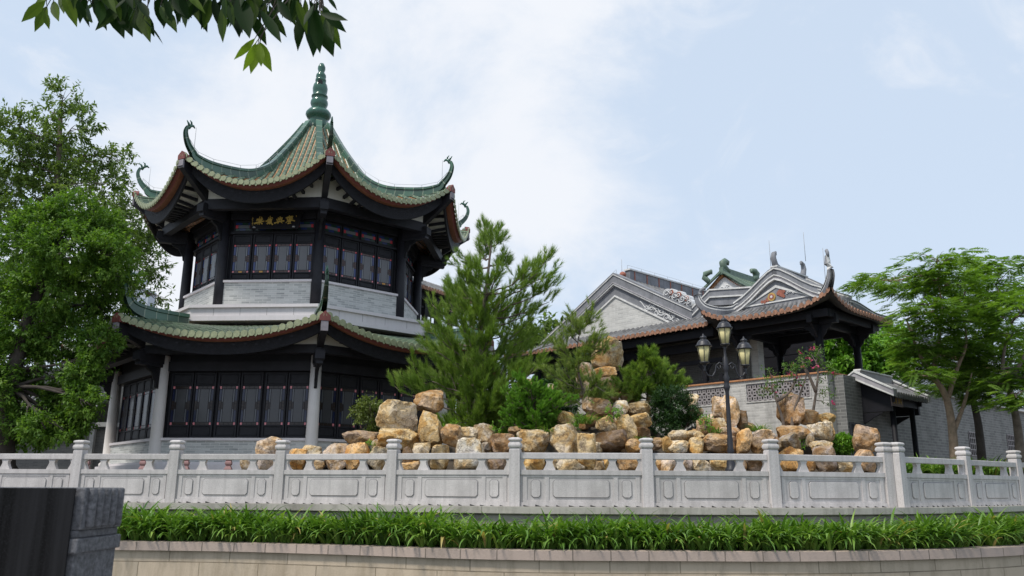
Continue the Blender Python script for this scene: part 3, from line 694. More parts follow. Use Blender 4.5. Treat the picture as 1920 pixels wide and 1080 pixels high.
def octo_roof(name, hip, rho0, rho1, drop, dpow, fascia_h, nbar, purl_r, purl_z, horn, ridge_h, ridge_start, rods):
    """hip: list (r, z of the tile field along the hip line, measured from the axis)"""
    hp = smooth_prof(hip)
    def zf(rho, t):
        s = min(1, abs(t) / (rho * T8 + 1e-6)); w = max(0, (rho - rho0) / (rho1 - rho0)) ** dpow
        return lerp_prof(hp, rho / C8) - drop * w * (1 - s ** 2.1)
    tm = rho1 * T8; mb = MB()
    for k in range(8):
        mb.M = FM(k)
        mb.grid(lambda u, v: Vector(((2 * u - 1) * (rho0 + (rho1 - rho0) * v) * T8, -(rho0 + (rho1 - rho0) * v), zf(rho0 + (rho1 - rho0) * v, (2 * u - 1) * (rho0 + (rho1 - rho0) * v) * T8))), 20, 22, 1, True,
                lambda u, v: ((2 * u - 1) * 12, (rho0 + (rho1 - rho0) * v) * 1.15), True)
        # red board and orange tile undersides under the eave
        for i in range(20):
            u0, u1 = i / 20, (i + 1) / 20
            def P(u, rr, dz): t = (2 * u - 1) * tm; return Vector((t * rr / rho1, -rr, zf(rho1, t) + dz))
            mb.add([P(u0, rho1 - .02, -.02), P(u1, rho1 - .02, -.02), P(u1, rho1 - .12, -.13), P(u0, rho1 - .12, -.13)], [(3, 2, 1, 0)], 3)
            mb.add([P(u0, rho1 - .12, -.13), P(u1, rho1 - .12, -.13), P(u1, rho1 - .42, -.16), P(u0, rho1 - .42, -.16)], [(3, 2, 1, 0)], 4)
        rb = .076 * (2 * tm / nbar) / .2
        for i in range(nbar):
            t = (i + .5 - nbar / 2) * 2 * tm / nbar; ra = max(abs(t) / T8 + .05, rho0 + .02)
            if ra > rho1 - .06: ra = rho1 - .10
            n = max(2, int((rho1 - ra) / .26)); V = []; fs = []; uv = []; L = 0
            for j in range(n + 1):
                rho = ra + (rho1 + .03 - ra) * j / n; z = zf(min(rho, rho1), t)
                if j: L += math.hypot((rho1 - ra) / n, z - zp)
                zp = z; rr = rb * (1.06 if j % 1 == 0 else 1)
                for q in range(7):
                    a = math.pi * q / 6; V.append((t + rr * math.cos(a), -rho, z - .01 + rr * 1.15 * math.sin(a)))
                if j:
                    for q in range(6):
                        fs.append(((j - 1) * 7 + q, (j - 1) * 7 + q + 1, j * 7 + q + 1, j * 7 + q))
                        uv.append([(i + k * 50 + .5, Lp), (i + k * 50 + .5, Lp), (i + k * 50 + .5, L), (i + k * 50 + .5, L)])
                Lp = L
            mb.add(V, fs, 0, True, uv)
            z = zf(rho1, t)
            disc = [(t + rb * 1.22 * math.cos(a), -rho1 - .03, z + .018 + rb * 1.22 * math.sin(a)) for a in [2 * math.pi * q / 10 for q in range(10)]]
            mb.prism(disc, (0, -.035, 0), 2)
            t2 = t + tm / nbar
            if i < nbar - 1:
                z2 = zf(rho1, t2); w = tm / nbar
                mb.prism([(t2 - w * .8, -rho1 - .02, z2 + .02), (t2 + w * .8, -rho1 - .02, z2 + .02), (t2 + w * .62, -rho1 - .02, z2 - .05), (t2, -rho1 - .02, z2 - .115), (t2 - w * .62, -rho1 - .02, z2 - .05)], (0, -.025, 0), 2)
    mb.M = None
    roof = mb.build(name, [M['g_tile'], M['g_pan'], M['g_end'], M['red'], M['orange_soffit']], pav)
    # carved fascia, soffit and rafters
    mb = MB(); fr = rho1 - .30
    for k in range(8):
        mb.M = FM(k)
        tf = fr * T8
        def top(u): return zf(rho1, (2 * u - 1) * tm) - .12
        def bot(u):
            s = abs(2 * u - 1); return top(u) - fascia_h * (1.0 - .25 * s ** 6)
        for i in range(24):
            u0, u1 = i / 24, (i + 1) / 24; x0, x1 = (2 * u0 - 1) * tf, (2 * u1 - 1) * tf
            Q = [(x0, -fr, bot(u0)), (x1, -fr, bot(u1)), (x1, -fr, top(u1)), (x0, -fr, top(u0)), (x0, -fr + .07, bot(u0)), (x1, -fr + .07, bot(u1)), (x1, -fr + .07, top(u1)), (x0, -fr + .07, top(u0))]
            mb.add(Q, [(0, 1, 2, 3), (5, 4, 7, 6), (4, 5, 1, 0)], 0)
    mb.M = None
    mb.build('fascia_board', M['wood_carved'], roof)
    mb = MB(); pr = purl_r * C8
    for k in range(8):
        mb.M = FM(k)
        def so(u, v):
            rr = pr - .05 + (fr + .05 - pr) * v; t = (2 * u - 1) * rr * T8
            ze = zf(rho1, (2 * u - 1) * tm) - .20; zi = max(purl_z - .02, ze - .25 + .45 * abs(2 * u - 1) ** 2); return Vector((t, -rr, zi + (ze - zi) * v))
        mb.grid(so, 20, 4, 0, False)
        for i in range(17):
            u = (i + .5) / 17; a, b = so(u, 0), so(u, 1); sx = (a.x * .25 + b.x * .75)
            mb.bar(Vector((sx, a.y, a.z - .05)), Vector((sx, b.y, b.z - .05)), .085, .10, 1)
        # plaster upstand on the purlin up to the soffit
        for i in range(20):
            p, q = so(i / 20, 0), so((i + 1) / 20, 0)
            mb.add([(p.x, -pr + .02, purl_z - .05), (q.x, -pr + .02, purl_z - .05), (q.x, -pr + .02, q.z + .02), (p.x, -pr + .02, p.z + .02)], [(0, 1, 2, 3)], 0)
    mb.M = None
    mb.build('soffit', [M['plaster'], M['wood']], roof)
    # hip beams under each corner
    mb = MB(); mr = rho1 / C8; zc = zf(rho1, tm)
    mb.bar((0, -purl_r + .2, purl_z + .0), (0, -mr + .02, zc - .34), .20, .30, 0)
    mb.box(-.105, .105, -mr - .04, -mr + .02, zc - .50, zc - .21, 1)
    mb.prism([(-.16, -mr - .05, zc - .20), (.16, -mr - .05, zc - .20), (.16, -mr - .05, zc - .05), (0, -mr - .05, zc + .10), (-.16, -mr - .05, zc - .05)], (0, .2, 0), 2)
    hb = mb.build('hip_beam', [M['wood'], M['grey_end'], M['red']], roof)
    # glazed hip ridge with its upswept horn
    rp = smooth_prof([(r, z + ridge_h) for r, z in hip if ridge_start - .01 <= r < horn[0][0] - .12] + horn); rp = [q for q in rp]
    mb = MB(); V = []; fs = []; uv = []; L = 0; nf = len(rp) - 1
    horn_r = horn[0][0]; nh = sum(1 for q in rp if q[0] < horn[0][0] - .75)
    for j, (r, z) in enumerate(rp):
        a, b = rp[max(j - 1, 0)], rp[min(j + 1, nf)]; d = Vector((b[0] - a[0], b[1] - a[1])); d.normalize(); nrm = Vector((-d.y, d.x))
        f = max(0, (j - nh) / (nf - nh)) ** .8; w = .105 * (1 - f) + .035 * f; h = (ridge_h + .06) * (1 - f) + .075 * f
        if j: L += math.hypot(r - rp[j - 1][0], z - rp[j - 1][1])
        lo = Vector((r, z)) - nrm * h
        for x, q in ((-w * 1.0, lo), (-w * .8, Vector((r, z)) - nrm * h * .28), (-w * 1.25, Vector((r, z)) - nrm * h * .24), (-w * 1.15, Vector((r, z))), (w * 1.15, Vector((r, z))), (w * 1.25, Vector((r, z)) - nrm * h * .24), (w * .8, Vector((r, z)) - nrm * h * .28), (w * 1.0, lo)):
            V.append((x, -q.x, q.y))
        if j:
            for q in range(7):
                fs.append(((j - 1) * 8 + q, j * 8 + q, j * 8 + q + 1, (j - 1) * 8 + q + 1)); uv.append([(q // 3 + .5, Lp), (q // 3 + .5, L), (q // 3 + .5, L), (q // 3 + .5, Lp)])
        Lp = L
    fs += [(0, 1, 2, 3, 4, 5, 6, 7), tuple(range(len(V) - 1, len(V) - 9, -1))]; uv += [[(0, .3)] * 8, [(0, .3)] * 8]
    mb.add(V, fs, 0, False, uv)
    tip = Vector((0, -rp[-1][0], rp[-1][1]))
    # forked fish-tail at the tip of the horn
    mb.tube([tip + Vector((0, .01, -.06)), tip + Vector((0, .07, .06)), tip + Vector((0, .19, .10)), tip + Vector((0, .27, .04))], [.05, .06, .045, .015], 6, 1)
    mb.tube([tip + Vector((0, .03, .02)), tip + Vector((0, -.02, .12)), tip + Vector((0, -.10, .20))], [.045, .035, .01], 6, 1)
    mb.tube([tip + Vector((0, .12, .08)), tip + Vector((0, .10, .20)), tip + Vector((0, .03, .25))], [.035, .03, .01], 6, 1)
    rg = mb.build('hip_ridge', [M['g_ridge'], M['g_glaze']], roof)
    rodo = None
    if rods:
        mb = MB(); prev = None; js = [j for j in range(0, nf, max(1, nf // 11)) if rp[j][0] > 2.2]
        for j in js[:-1]:
            p = Vector((0, -rp[j][0], rp[j][1])); mb.tube([p, p + Vector((0, 0, .13))], .008, 4, 0); q = p + Vector((0, 0, .13))
            if prev is not None: mb.tube([prev, q], .006, 4, 0)
            prev = q
        e = Vector((0, -rp[-1][0] + .32, rp[-1][1] - .95)); mb.tube([e, e + Vector((0, .0, 1.05))], .008, 4, 0); mb.tube([prev, e + Vector((0, 0, .2))], .006, 4, 0)
        rodo = mb.build('lightning_rod', M['rod'], roof)
    for k in range(8):
        for o in (hb, rg, rodo):
            if o is None: continue
            if k == 0: o.matrix_basis = VM(k)
            else: copy_part(o, roof, VM(k))
    return roof
upper_hip = [(.62, 14.30), (1.05, 13.62), (1.66, 12.78), (2.2, 12.10), (2.58, 11.68), (3.24, 11.22), (4.0, 10.92), (5.25, 10.68), (5.95, 10.68), (6.58, 10.80)]
octo_roof('upper_roof', upper_hip, .58, 6.08, 1.10, 1.3, .46, 25, 5.48, 9.56, [(6.10, 11.07), (6.36, 11.30), (6.50, 11.60), (6.46, 11.84)], .30, .62, True)
lower_hip = [(5.30, 5.05), (5.7, 5.07), (6.8, 5.02), (7.5, 4.97), (8.28, 4.93)]
octo_roof('lower_roof', lower_hip, 4.90, 7.65, .62, 1.0, .40, 28, 7.32, 4.19, [(7.62, 5.45), (7.90, 5.64), (8.08, 5.95), (8.10, 6.22)], .40, 5.60, False)
# finial
def zy(y): return at(598, y, CY).z
k_ = mpp((CX, CY, 15.5))
prof = [(0.0, zy(118.5)), (4, zy(120)), (7, zy(126)), (7.2, zy(130)), (5.5, zy(135.5)), (6, zy(137)), (9, zy(141)), (9.5, zy(145)), (7.5, zy(148)), (10, zy(149.5)), (10, zy(153)), (8.5, zy(154)), (12.5, zy(160)), (14, zy(167)), (13.2, zy(174)), (11.5, zy(179)), (15, zy(180.5)), (15, zy(183)), (11.5, zy(184.5)), (15.5, zy(190)), (16.3, zy(195)), (14.5, zy(200)), (12, zy(204.5)), (12, zy(206)), (19, zy(208)), (23, zy(213)), (23.5, zy(217)), (20, zy(223)), (18, zy(224)), (16.5, zy(230)), (22, zy(262))]
mb = MB(); mb.lathe([(max(r, .05) * k_, z) for r, z in prof[::-1]], 32, (CX, CY, 0))
fin = mb.build('finial', M['g_glaze'], pav)
mb = MB(); h = Vector((at(600, 160, CY).x, CY, at(600, 160, CY).z)); d = Vector((.18, -1, -.1)).normalized(); ax = Vector((d.y, -d.x, 0)).normalized(); ay = ax.cross(d)
ce = Vector((CX, CY, h.z)) + Vector((.05, -.262, 0))
mb.prism([ce + ax * .105 * math.cos(a) + Vector((0, 0, 1)) * .125 * math.sin(a) for a in [2 * math.pi * i / 16 for i in range(16)]], d * .025, 0)
mb.build('port_hole', M['black'], fin)
# name plaque hung under the upper eave, with brushed gold characters
pl = thing('name_plaque', 'black name plaque with four gold brushed characters under the upper eave', 'sign', FM(1) @ Vector((-.19, -4.5, 9.1)))
FMs = FM(1) @ Matrix.Translation((.16, -4.33, 8.98)) @ Matrix.Rotation(R_(-10), 4, 'X')
PW, PH = 1.86, .60
mb = MB(); mb.M = FMs
mb.prism([(-PW / 2, 0, PH / 2), (-PW / 2 + .07, 0, -PH / 2), (PW / 2 - .07, 0, -PH / 2), (PW / 2, 0, PH / 2)], (0, .06, 0), 0)
mb.box(-PW / 2 - .03, PW / 2 + .03, -.03, .07, PH / 2, PH / 2 + .035, 0)
mb.build('board', M['black'], pl, .01)
STK = {0: [[(450, 240), (425, 330)], [(380, 325), (362, 385), (385, 380)], [(420, 335), (415, 400)], [(495, 330), (490, 400)], [(420, 335), (500, 330)], [(420, 368), (490, 362)], [(420, 400), (495, 396)], [(515, 262), (495, 320)], [(525, 310), (545, 350), (500, 395)], [(395, 320), (420, 380)], [(310, 497), (400, 460), (470, 430), (612, 415)], [(445, 410), (428, 535)], [(462, 425), (480, 535)], [(490, 455), (530, 480), (565, 515)], [(430, 460), (385, 505)]],
       1: [[(780, 225), (800, 300)], [(745, 280), (760, 420)], [(715, 350), (860, 345)], [(670, 420), (740, 390), (860, 350)], [(800, 300), (825, 420), (860, 490), (900, 545)], [(735, 400), (740, 500)], [(735, 410), (800, 405), (800, 480)], [(740, 450), (800, 445)], [(720, 515), (745, 480), (810, 485)], [(770, 380), (770, 515)], [(845, 400), (835, 480), (800, 520)], [(848, 285), (885, 325)]],
       2: [[(1110, 250), (1100, 400)], [(1055, 285), (1060, 420)], [(1010, 340), (1040, 420)], [(1070, 330), (1140, 320)], [(1070, 365), (1140, 360)], [(1130, 280), (1160, 400)], [(1185, 290), (1180, 400)], [(1150, 300), (1185, 295)], [(1150, 350), (1180, 345)], [(960, 495), (1050, 455), (1150, 420), (1260, 415)], [(1085, 460), (1070, 515)], [(1170, 450), (1215, 500)]],
       3: [[(1400, 220), (1425, 250)], [(1305, 310), (1400, 268), (1525, 252)], [(1385, 290), (1350, 330), (1375, 390)], [(1420, 270), (1415, 385)], [(1470, 270), (1470, 370)], [(1500, 290), (1515, 340), (1480, 380)], [(1420, 310), (1470, 305)], [(1420, 345), (1470, 340)], [(1380, 390), (1470, 375)], [(1430, 385), (1530, 400), (1605, 425)], [(1390, 410), (1330, 490)], [(1430, 400), (1425, 510)], [(1400, 450), (1480, 440)], [(1480, 400), (1470, 500)], [(1395, 515), (1500, 512)]],
       4: [[(220, 270), (220, 345)], [(200, 330), (240, 310)], [(232, 370), (226, 415)], [(250, 450), (232, 490), (262, 485)], [(240, 530), (265, 550)], [(1632, 220), (1640, 275)]]}
for k, ss in STK.items():
    mb = MB(); mb.M = FMs
    for i, s_ in enumerate(ss):
        pts = [((x - 960) / 1664 * PW * .98, -.012 - .0015 * i, -(y - 400) / 560 * PH * 1.02) for x, y in s_]
        w = .011 if k == 4 else (.026 if len(s_) > 2 else .017)
        for j in range(len(pts) - 1):
            a, b = Vector(pts[j]), Vector(pts[j + 1]); d = (b - a).normalized(); nn = Vector((-d.z, 0, d.x)); w0 = w * (1 if j == 0 else .85); w1 = w * (.55 if j == len(pts) - 2 and len(pts) == 2 else .9)
            mb.prism([a - d * w * .3 - nn * w0, b + d * w * .3 - nn * w1, b + d * w * .3 + nn * w1, a - d * w * .3 + nn * w0], (0, .012, 0), 0)
    mb.build('gold_character' if k < 4 else 'small_inscription', M['gold'], pl)
mb = MB(); mb.M = FMs
for x in (-.70, .70): mb.lathe([(.05, 0), (.05, .02), (.02, .03)], 10, (x, -.03, -PH / 2 + .03))
mb.build('metal_foot', M['rod'], pl)
# ------------------------------------------------------------------ right-hand halls: frame U (right, towards us), V (back right)
UA, VA = Vector((.68, -.733, 0)).normalized(), Vector((.733, .68, 0)).normalized()
O0 = at(1325, 608, 29.0); O0 = Vector((O0.x, O0.y, 0))
HM = Matrix(((UA.x, VA.x, 0, O0.x), (UA.y, VA.y, 0, O0.y), (0, 0, 1, 0), (0, 0, 0, 1)))
def w(u, v, z): return O0 + UA * u + VA * v + Vector((0, 0, z))
def onv(px, py, v):
    r = ray(px, py); p = r * ((O0.dot(VA) + v) / r.dot(VA)); return ((p - O0).dot(UA), p.z)
def onu(px, py, u):
    r = ray(px, py); p = r * ((O0.dot(UA) + u) / r.dot(UA)); return ((p - O0).dot(VA), p.z)
def tiled(mb, surf, nb, rb, mats, step=.26, ny=10, caps=True, out=None):
    """barrel and pan tiles on surf(u,v), v=1 at the eave"""
    bt, bp, be = mats
    mb.grid(surf, max(4, nb), ny, bp, True)
    mb.grid(lambda u, v: surf(u, v) - Vector((0, 0, .09)), max(4, nb), ny, bp, True, flip=True)
    for i in range(nb):
        u = (i + .5) / nb; P = [surf(u, j / ny) for j in range(ny + 1)]; x = (surf(min(1, u + .5 / nb), 1) - surf(max(0, u - .5 / nb), 1)).normalized()
        V = []; fs = []; uv = []; L = 0
        for j, p in enumerate(P):
            d = (P[min(j + 1, ny)] - P[max(j - 1, 0)]).normalized(); n = x.cross(d)
            if n.z < 0: n = -n
            if j: L += (p - P[j - 1]).length
            for q in range(6): a = math.pi * q / 5; V.append(p + x * rb * math.cos(a) + n * rb * 1.15 * math.sin(a))
            if j:
                for q in range(5):
                    fs.append(((j - 1) * 6 + q, (j - 1) * 6 + q + 1, j * 6 + q + 1, j * 6 + q)); uv.append([(i + .5, Lp), (i + .5, Lp), (i + .5, L), (i + .5, L)])
            Lp = L
        mb.add(V, fs, bt, True, uv)
        if caps:
            d = (P[-1] - P[-2]).normalized(); dh = Vector((d.x, d.y, 0)).normalized(); p = P[-1] + Vector((0, 0, rb * .25))
            mb.prism([p + x * rb * 1.2 * math.cos(a) + Vector((0, 0, 1)) * rb * 1.2 * math.sin(a) for a in [2 * math.pi * q / 9 for q in range(9)]], dh * .04, be)
            if i < nb - 1:
                p2 = surf((i + 1) / nb, 1); wd = (surf((i + 1.5) / nb, 1) - p).length * .4
                mb.prism([p2 - x * wd + Vector((0, 0, .01)), p2 + x * wd + Vector((0, 0, .01)), p2 + x * wd * .5 - Vector((0, 0, .07)), p2 - Vector((0, 0, .10)), p2 - x * wd * .5 - Vector((0, 0, .07))], dh * .03, be)
TG = [M['k_tile'], M['k_pan'], M['o_end']]
# terrace wall with lattice panels
vw, uw, zw = -.766, 4.745, 3.50
M['terrace'] = M['soil']
tw = thing('terrace_wall', 'pale grey brick terrace wall with lattice openings and orange coping behind the rockery', 'terrace wall', w(2, vw, .33))
mb = MB(); mb.M = HM
LAT = [(-4.4, -2.6), (-.45, 1.12), (1.88, 4.20)]; z0l, z1l = 2.76, 3.42
xs = [-8.0] + [q for l in LAT for q in l] + [uw]
mb.box(-8, uw, vw, vw + .30, .2, z0l, 0); mb.box(-8, uw, vw, vw + .30, z1l, zw, 0)
for i in range(0, len(xs), 2): mb.box(xs[i], xs[i + 1], vw, vw + .30, z0l, z1l, 0)
mb.box(uw - .30, uw - .001, vw + .30, 1.2, .2, zw, 0)
mb.box(-8, uw - .3, vw + .3, 6.5, .2, 2.62, 0)
mb.build('brick_wall', M['brick_wall'], tw)
mb = MB(); mb.M = HM; mb.box(-8, uw + .05, vw - .05, vw + .34, zw, zw + .055); mb.box(uw - .34, uw + .05, vw + .34, 1.2, zw, zw + .055)
mb.build('coping', M['o_cope'], tw, .01)
M['lattice'] = noisy('grey glazed lattice', (.32, .29, .29), .25, 6, .8, .2, grime=.4)
for a, b in LAT:
    mb = MB(); mb.M = HM
    f = .04
    mb.box(a, b, vw - .025, vw + .06, z0l, z0l + f, 1); mb.box(a, b, vw - .025, vw + .06, z1l - f, z1l, 1); mb.box(a, a + f, vw - .025, vw + .06, z0l + f, z1l - f, 1); mb.box(b - f, b, vw - .025, vw + .06, z0l + f, z1l - f, 1)
    nx = int((b - a) / .19); cw = (b - a - 2 * f) / nx; ch = (z1l - z0l - 2 * f) / 3
    for i in range(nx):
        for j in range(3):
            cx, cz = a + f + cw * (i + .5), z0l + f + ch * (j + .5)
            for q in range(6):                                                   # a hexagonal ring and four arms in each cell
                t0, t1 = math.pi / 3 * q, math.pi / 3 * (q + 1); r = cw * .30
                mb.bar((cx + r * math.cos(t0), vw + .02, cz + r * math.sin(t0)), (cx + r * math.cos(t1), vw + .02, cz + r * math.sin(t1)), .05, .018, 0, (0, 1, .01))
            for sx, sz in ((1, 1), (-1, 1), (1, -1), (-1, -1)):
                mb.bar((cx + cw * .24 * sx, vw + .02, cz + ch * .24 * sz), (cx + cw * .5 * sx, vw + .02, cz + ch * .5 * sz), .05, .019, 0, (0, 1, .01))
    mb.box(a + f, b - f, vw + .14, vw + .16, z0l + f, z1l - f, 2)
    mb.build('lattice_panel', [M['lattice'], M['brick_wall'], M['black']], tw)
mb = MB(); mb.M = HM; u0, z0 = onv(1455, 830, vw - .02)                               # moon-gate arch half hidden by rocks
A = [(u0 + .62 * math.cos(a), .75 + .62 * math.sin(a) * 1.05) for a in [math.pi * i / 18 for i in range(19)]]
B_ = [(u0 + .82 * math.cos(a), .75 + .84 * math.sin(a)) for a in [math.pi * i / 18 for i in range(19)]]
for i in range(18):
    q = [A[i], A[i + 1], B_[i + 1], B_[i]]
    mb.prism([(x, vw - .05, z) for x, z in q], (0, .06, 0), 0)
mb.prism([(x, vw - .012, z) for x, z in A], (0, .010, 0), 1)
mb.build('arched_opening', [M['white_line'], M['black']], tw)
# ---------- grey brick hall with the big gable
hall = thing('gable_hall', 'grey brick hall with a broad stepped gable trimmed in white and dark grey', 'hall', w(-6, 2.3, 2.6))
vg = 2.2; ua, za = -6.08, 9.32
def gz(u, zt, s=.56): return zt - abs(u - ua) * s
mb = MB(); mb.M = HM
ue, ul = -2.05, -11.2
mb.prism([(ul, vg, 2.4), (ue, vg, 2.4), (ue, vg, gz(ue, 8.22)), (ua, vg, 8.22), (ul, vg, gz(ul, 8.22))], (0, .4, 0))
mb.box(ue, .4, vg, vg + .4, 2.4, 6.9)
mb.build('gable_wall', M['brick_gable'], hall)
def gband(mb, zl, zh, y0, y1, mat):
    for a, b in ((ul, ua), (ua, ue)):
        mb.prism([(a, y0, gz(a, zl)), (b, y0, gz(b, zl)), (b, y0, gz(b, zh)), (a, y0, gz(a, zh))], (0, y1 - y0, 0), mat)
mb = MB(); mb.M = HM
gband(mb, 8.22, 8.30, vg - .06, vg + .38, 1); gband(mb, 8.303, 8.70, vg - .02, vg + .38, 0); gband(mb, 8.703, 8.75, vg - .09, vg + .4, 2); gband(mb, 8.753, 8.83, vg - .14, vg + .4, 1); gband(mb, 8.833, 8.875, vg - .17, vg + .42, 2)
gband(mb, 8.878, 9.20, vg - .10, vg + .40, 0); gband(mb, 9.203, 9.245, vg - .14, vg + .43, 1); gband(mb, 9.248, 9.32, vg - .12, vg + .42, 0)
# second, lower parapet rising again beside the pavilion
for zl, zh, dy, mt in ((0, .30, 0, 0), (.303, .36, .07, 1), (.363, .60, .02, 0), (.603, .66, .06, 1)):
    mb.prism([(ue, vg - .02 - dy, 6.45 + zl), (-1.2, vg - .02 - dy, 7.05 + zl), (-1.2, vg - .02 - dy, 7.05 + zh), (ue, vg - .02 - dy, 6.45 + zh)], (0, .38 + dy, 0), mt)
    mb.prism([(-1.2, vg - .02 - dy, 7.05 + zl), (1.4, vg - .02 - dy, 6.75 + zl), (1.4, vg - .02 - dy, 6.75 + zh), (-1.2, vg - .02 - dy, 7.05 + zh)], (0, .38 + dy, 0), mt)
mb.build('gable_trim', [M['wash'], M['white_line'], M['lav']], hall)
# white scrolls at the foot of the gable band
def scroll(mb, c, r, turns, s, y, wd, mat=0, flip=1):
    pts = []
    for i in range(int(turns * 14) + 1):
        a = s + flip * i / 14 * 2 * math.pi; rr = r * (1 - .8 * i / (turns * 14)); pts.append((c[0] + rr * math.cos(a), y, c[1] + rr * math.sin(a)))
    mb.tube(pts, wd, 5, mat)
mb = MB(); mb.M = HM
for i in range(9):
    u = -4.35 + i * .25; z = gz(u, 8.47) + (.07 if i % 2 else -.05)
    scroll(mb, (u, z), .14 + .03 * (i % 3), 1.3, i * 1.3, vg - .03, .022, 0, 1 if i % 2 else -1)
    scroll(mb, (u + .12, z - .02), .09, 1.0, i * 2.1, vg - .035, .018, 0, -1)
pts = [(u, vg - .03, gz(u, 8.47) + .10 * math.sin(u * 9)) for u in np.linspace(-4.7, -2.3, 30)]; mb.tube(pts, .022, 5, 0)
mb.build('scroll_relief', M['relief'], hall)
# roof ridge running back, and slopes
mb = MB(); mb.M = HM
rz = 9.18
for sgn in (1, -1):
    tiled(mb, lambda u, v, s=sgn: Vector((ua + s * 4.1 * v, (vg + .42 + 8.6 * u) if s > 0 else (vg + 9.0 - 8.6 * u), rz - 2.2 * v - .12 * math.sin(math.pi * v))), 32, .07, (0, 1, 2))
mb.build('roof', TG, hall)
mb = MB(); mb.M = HM
mb.box(ua - .14, ua + .14, vg + .9, vg + 9.2, rz - .05, rz + .42, 0); mb.box(ua - .19, ua + .19, vg + .85, vg + 9.25, rz + .423, rz + .49, 1)
for i in range(9): mb.box(ua - .16, ua - .139 + .30, vg + 1.2 + i * .9, vg + 1.26 + i * .9, rz - .02, rz + .40, 2)
mb.lathe([(.14, 0), (.16, .1), (.12, .2), (.05, .24)], 10, (ua, vg + .55, rz + .06), 2)
for i in range(5): mb.lathe([(.10, 0), (.14, .1), (.08, .22), (.02, .26)], 8, (ua - .05, vg + 1.6 + i * 1.4, rz + .10), 3 if i % 2 else 2)
mb.build('ridge', [M['wash'], M['white_line'], M['ornament_rust'], M['ornament_gold']], hall)
# ridge-end ornament: a painted scroll block on the slope
mb = MB(); mb.M = HM
for i, (du, dz, r) in enumerate(((0, .28, .22), (.22, .46, .16), (.42, .20, .20), (.62, .36, .17), (.80, .05, .22), (1.0, .16, .15), (1.12, -.16, .16))):
    u = -3.25 + du * .95; z = gz(-3.25, 9.32) - du * .30 + dz * .5
    pr = [(u + r * math.cos(a), vg - .06, z + r * math.sin(a)) for a in [2 * math.pi * q / 14 for q in range(14)]]; mb.prism(pr, (0, .3, 0), 1)
    pr = [(u + r * .72 * math.cos(a), vg - .09, z + r * .72 * math.sin(a)) for a in [2 * math.pi * q / 14 for q in range(14)]]; mb.prism(pr, (0, .03, 0), 2 if i % 2 else 0)
    scroll(mb, (u, z), r * .6, 1.1, i, vg - .10, .022, 1)
mb.build('painted_ornament', [M['wash'], M['relief'], M['ornament_rust']], hall)
mb = MB(); mb.M = HM
pv = None
for q in np.linspace(0, 1, 9):
    for (a, b) in (((ua - .1, vg), (ul, vg)),):
        u = ua - 4.6 * q; p = Vector((u, vg + .1, gz(u, 9.32))); mb.tube([p, p + Vector((0, 0, .18))], .008, 4)
        if pv is not None: mb.tube([pv, p + Vector((0, 0, .18))], .006, 4)
        pv = p + Vector((0, 0, .18))
p = Vector((ua, vg + .5, 9.3)); mb.tube([p, p + Vector((0, 0, .75))], .009, 4)
for v in np.linspace(.9, 9, 9): mb.tube([(ua, vg + v, rz + .49), (ua, vg + v, rz + .68)], .008, 4)
mb.tube([(ua, vg + .9, rz + .68), (ua, vg + 9, rz + .68)], .006, 4)
mb.build('lightning_rod', M['rod'], hall)
# ---------- veranda in front of the hall
ver = thing('veranda', 'long dark timber veranda with grey tiles and terracotta tile ends along the grey gable', 'veranda', w(-4, .9, 2.62))
mb = MB(); mb.M = HM
tiled(mb, lambda u, v: Vector((-11 + 11.1 * u, 2.18 - 2.18 * v, 6.62 - .80 * v - .10 * math.sin(math.pi * v))), 46, .075, (0, 1, 2))
mb.build('roof', TG, ver)
mb = MB(); mb.M = HM
mb.box(-11, .1, .22, .30, 5.42, 5.72); mb.box(-11, .1, .80, 1.0, 5.05, 5.38); mb.box(-11, .1, .84, .96, 4.55, 4.70); mb.box(-11, .1, .5, 2.18, 5.72, 5.76)
mb.build('beam', M['wood_dark'], ver)
mb = MB(); mb.box(-.09, .09, -.09, .09, 2.62, 5.1); mb.prism([(-.09, -.02, 4.5), (-.32, -.02, 4.5), (-.22, -.02, 4.38), (-.09, -.02, 4.25)], (0, .05, 0)); mb.prism([(.09, -.02, 4.5), (.32, -.02, 4.5), (.22, -.02, 4.38), (.09, -.02, 4.25)], (0, .05, 0))
c2 = mb.build('timber_post', M['wood_dark'], ver)
for i, u in enumerate((-.75, -2.5, -4.25, -6.0, -7.75, -9.5)):
    Mx = HM @ Matrix.Translation((u, .9, 0))
    if i == 0: c2.matrix_basis = Mx
    else: copy_part(c2, ver, Mx)
mb = MB(); mb.M = HM
mb.box(-11, .9, .86, .94, 3.78, 3.88); mb.box(-11, .9, .86, .94, 2.78, 2.86)
for i in range(74): mb.box(-11 + i * .16, -10.955 + i * .16, .88, .92, 2.86, 3.78)
for u in (-1.6, -3.3, -.05): mb.box(u - .07, u + .07, .82, .98, 2.62, 4.1)
mb.build('railing', M['wood_dark'], ver)
mb = MB(); mb.M = HM; mb.box(-11, 0.4, 2.0, 2.19, 2.62, 5.72); mb.build('back_wall', M['brick_dark'], ver)
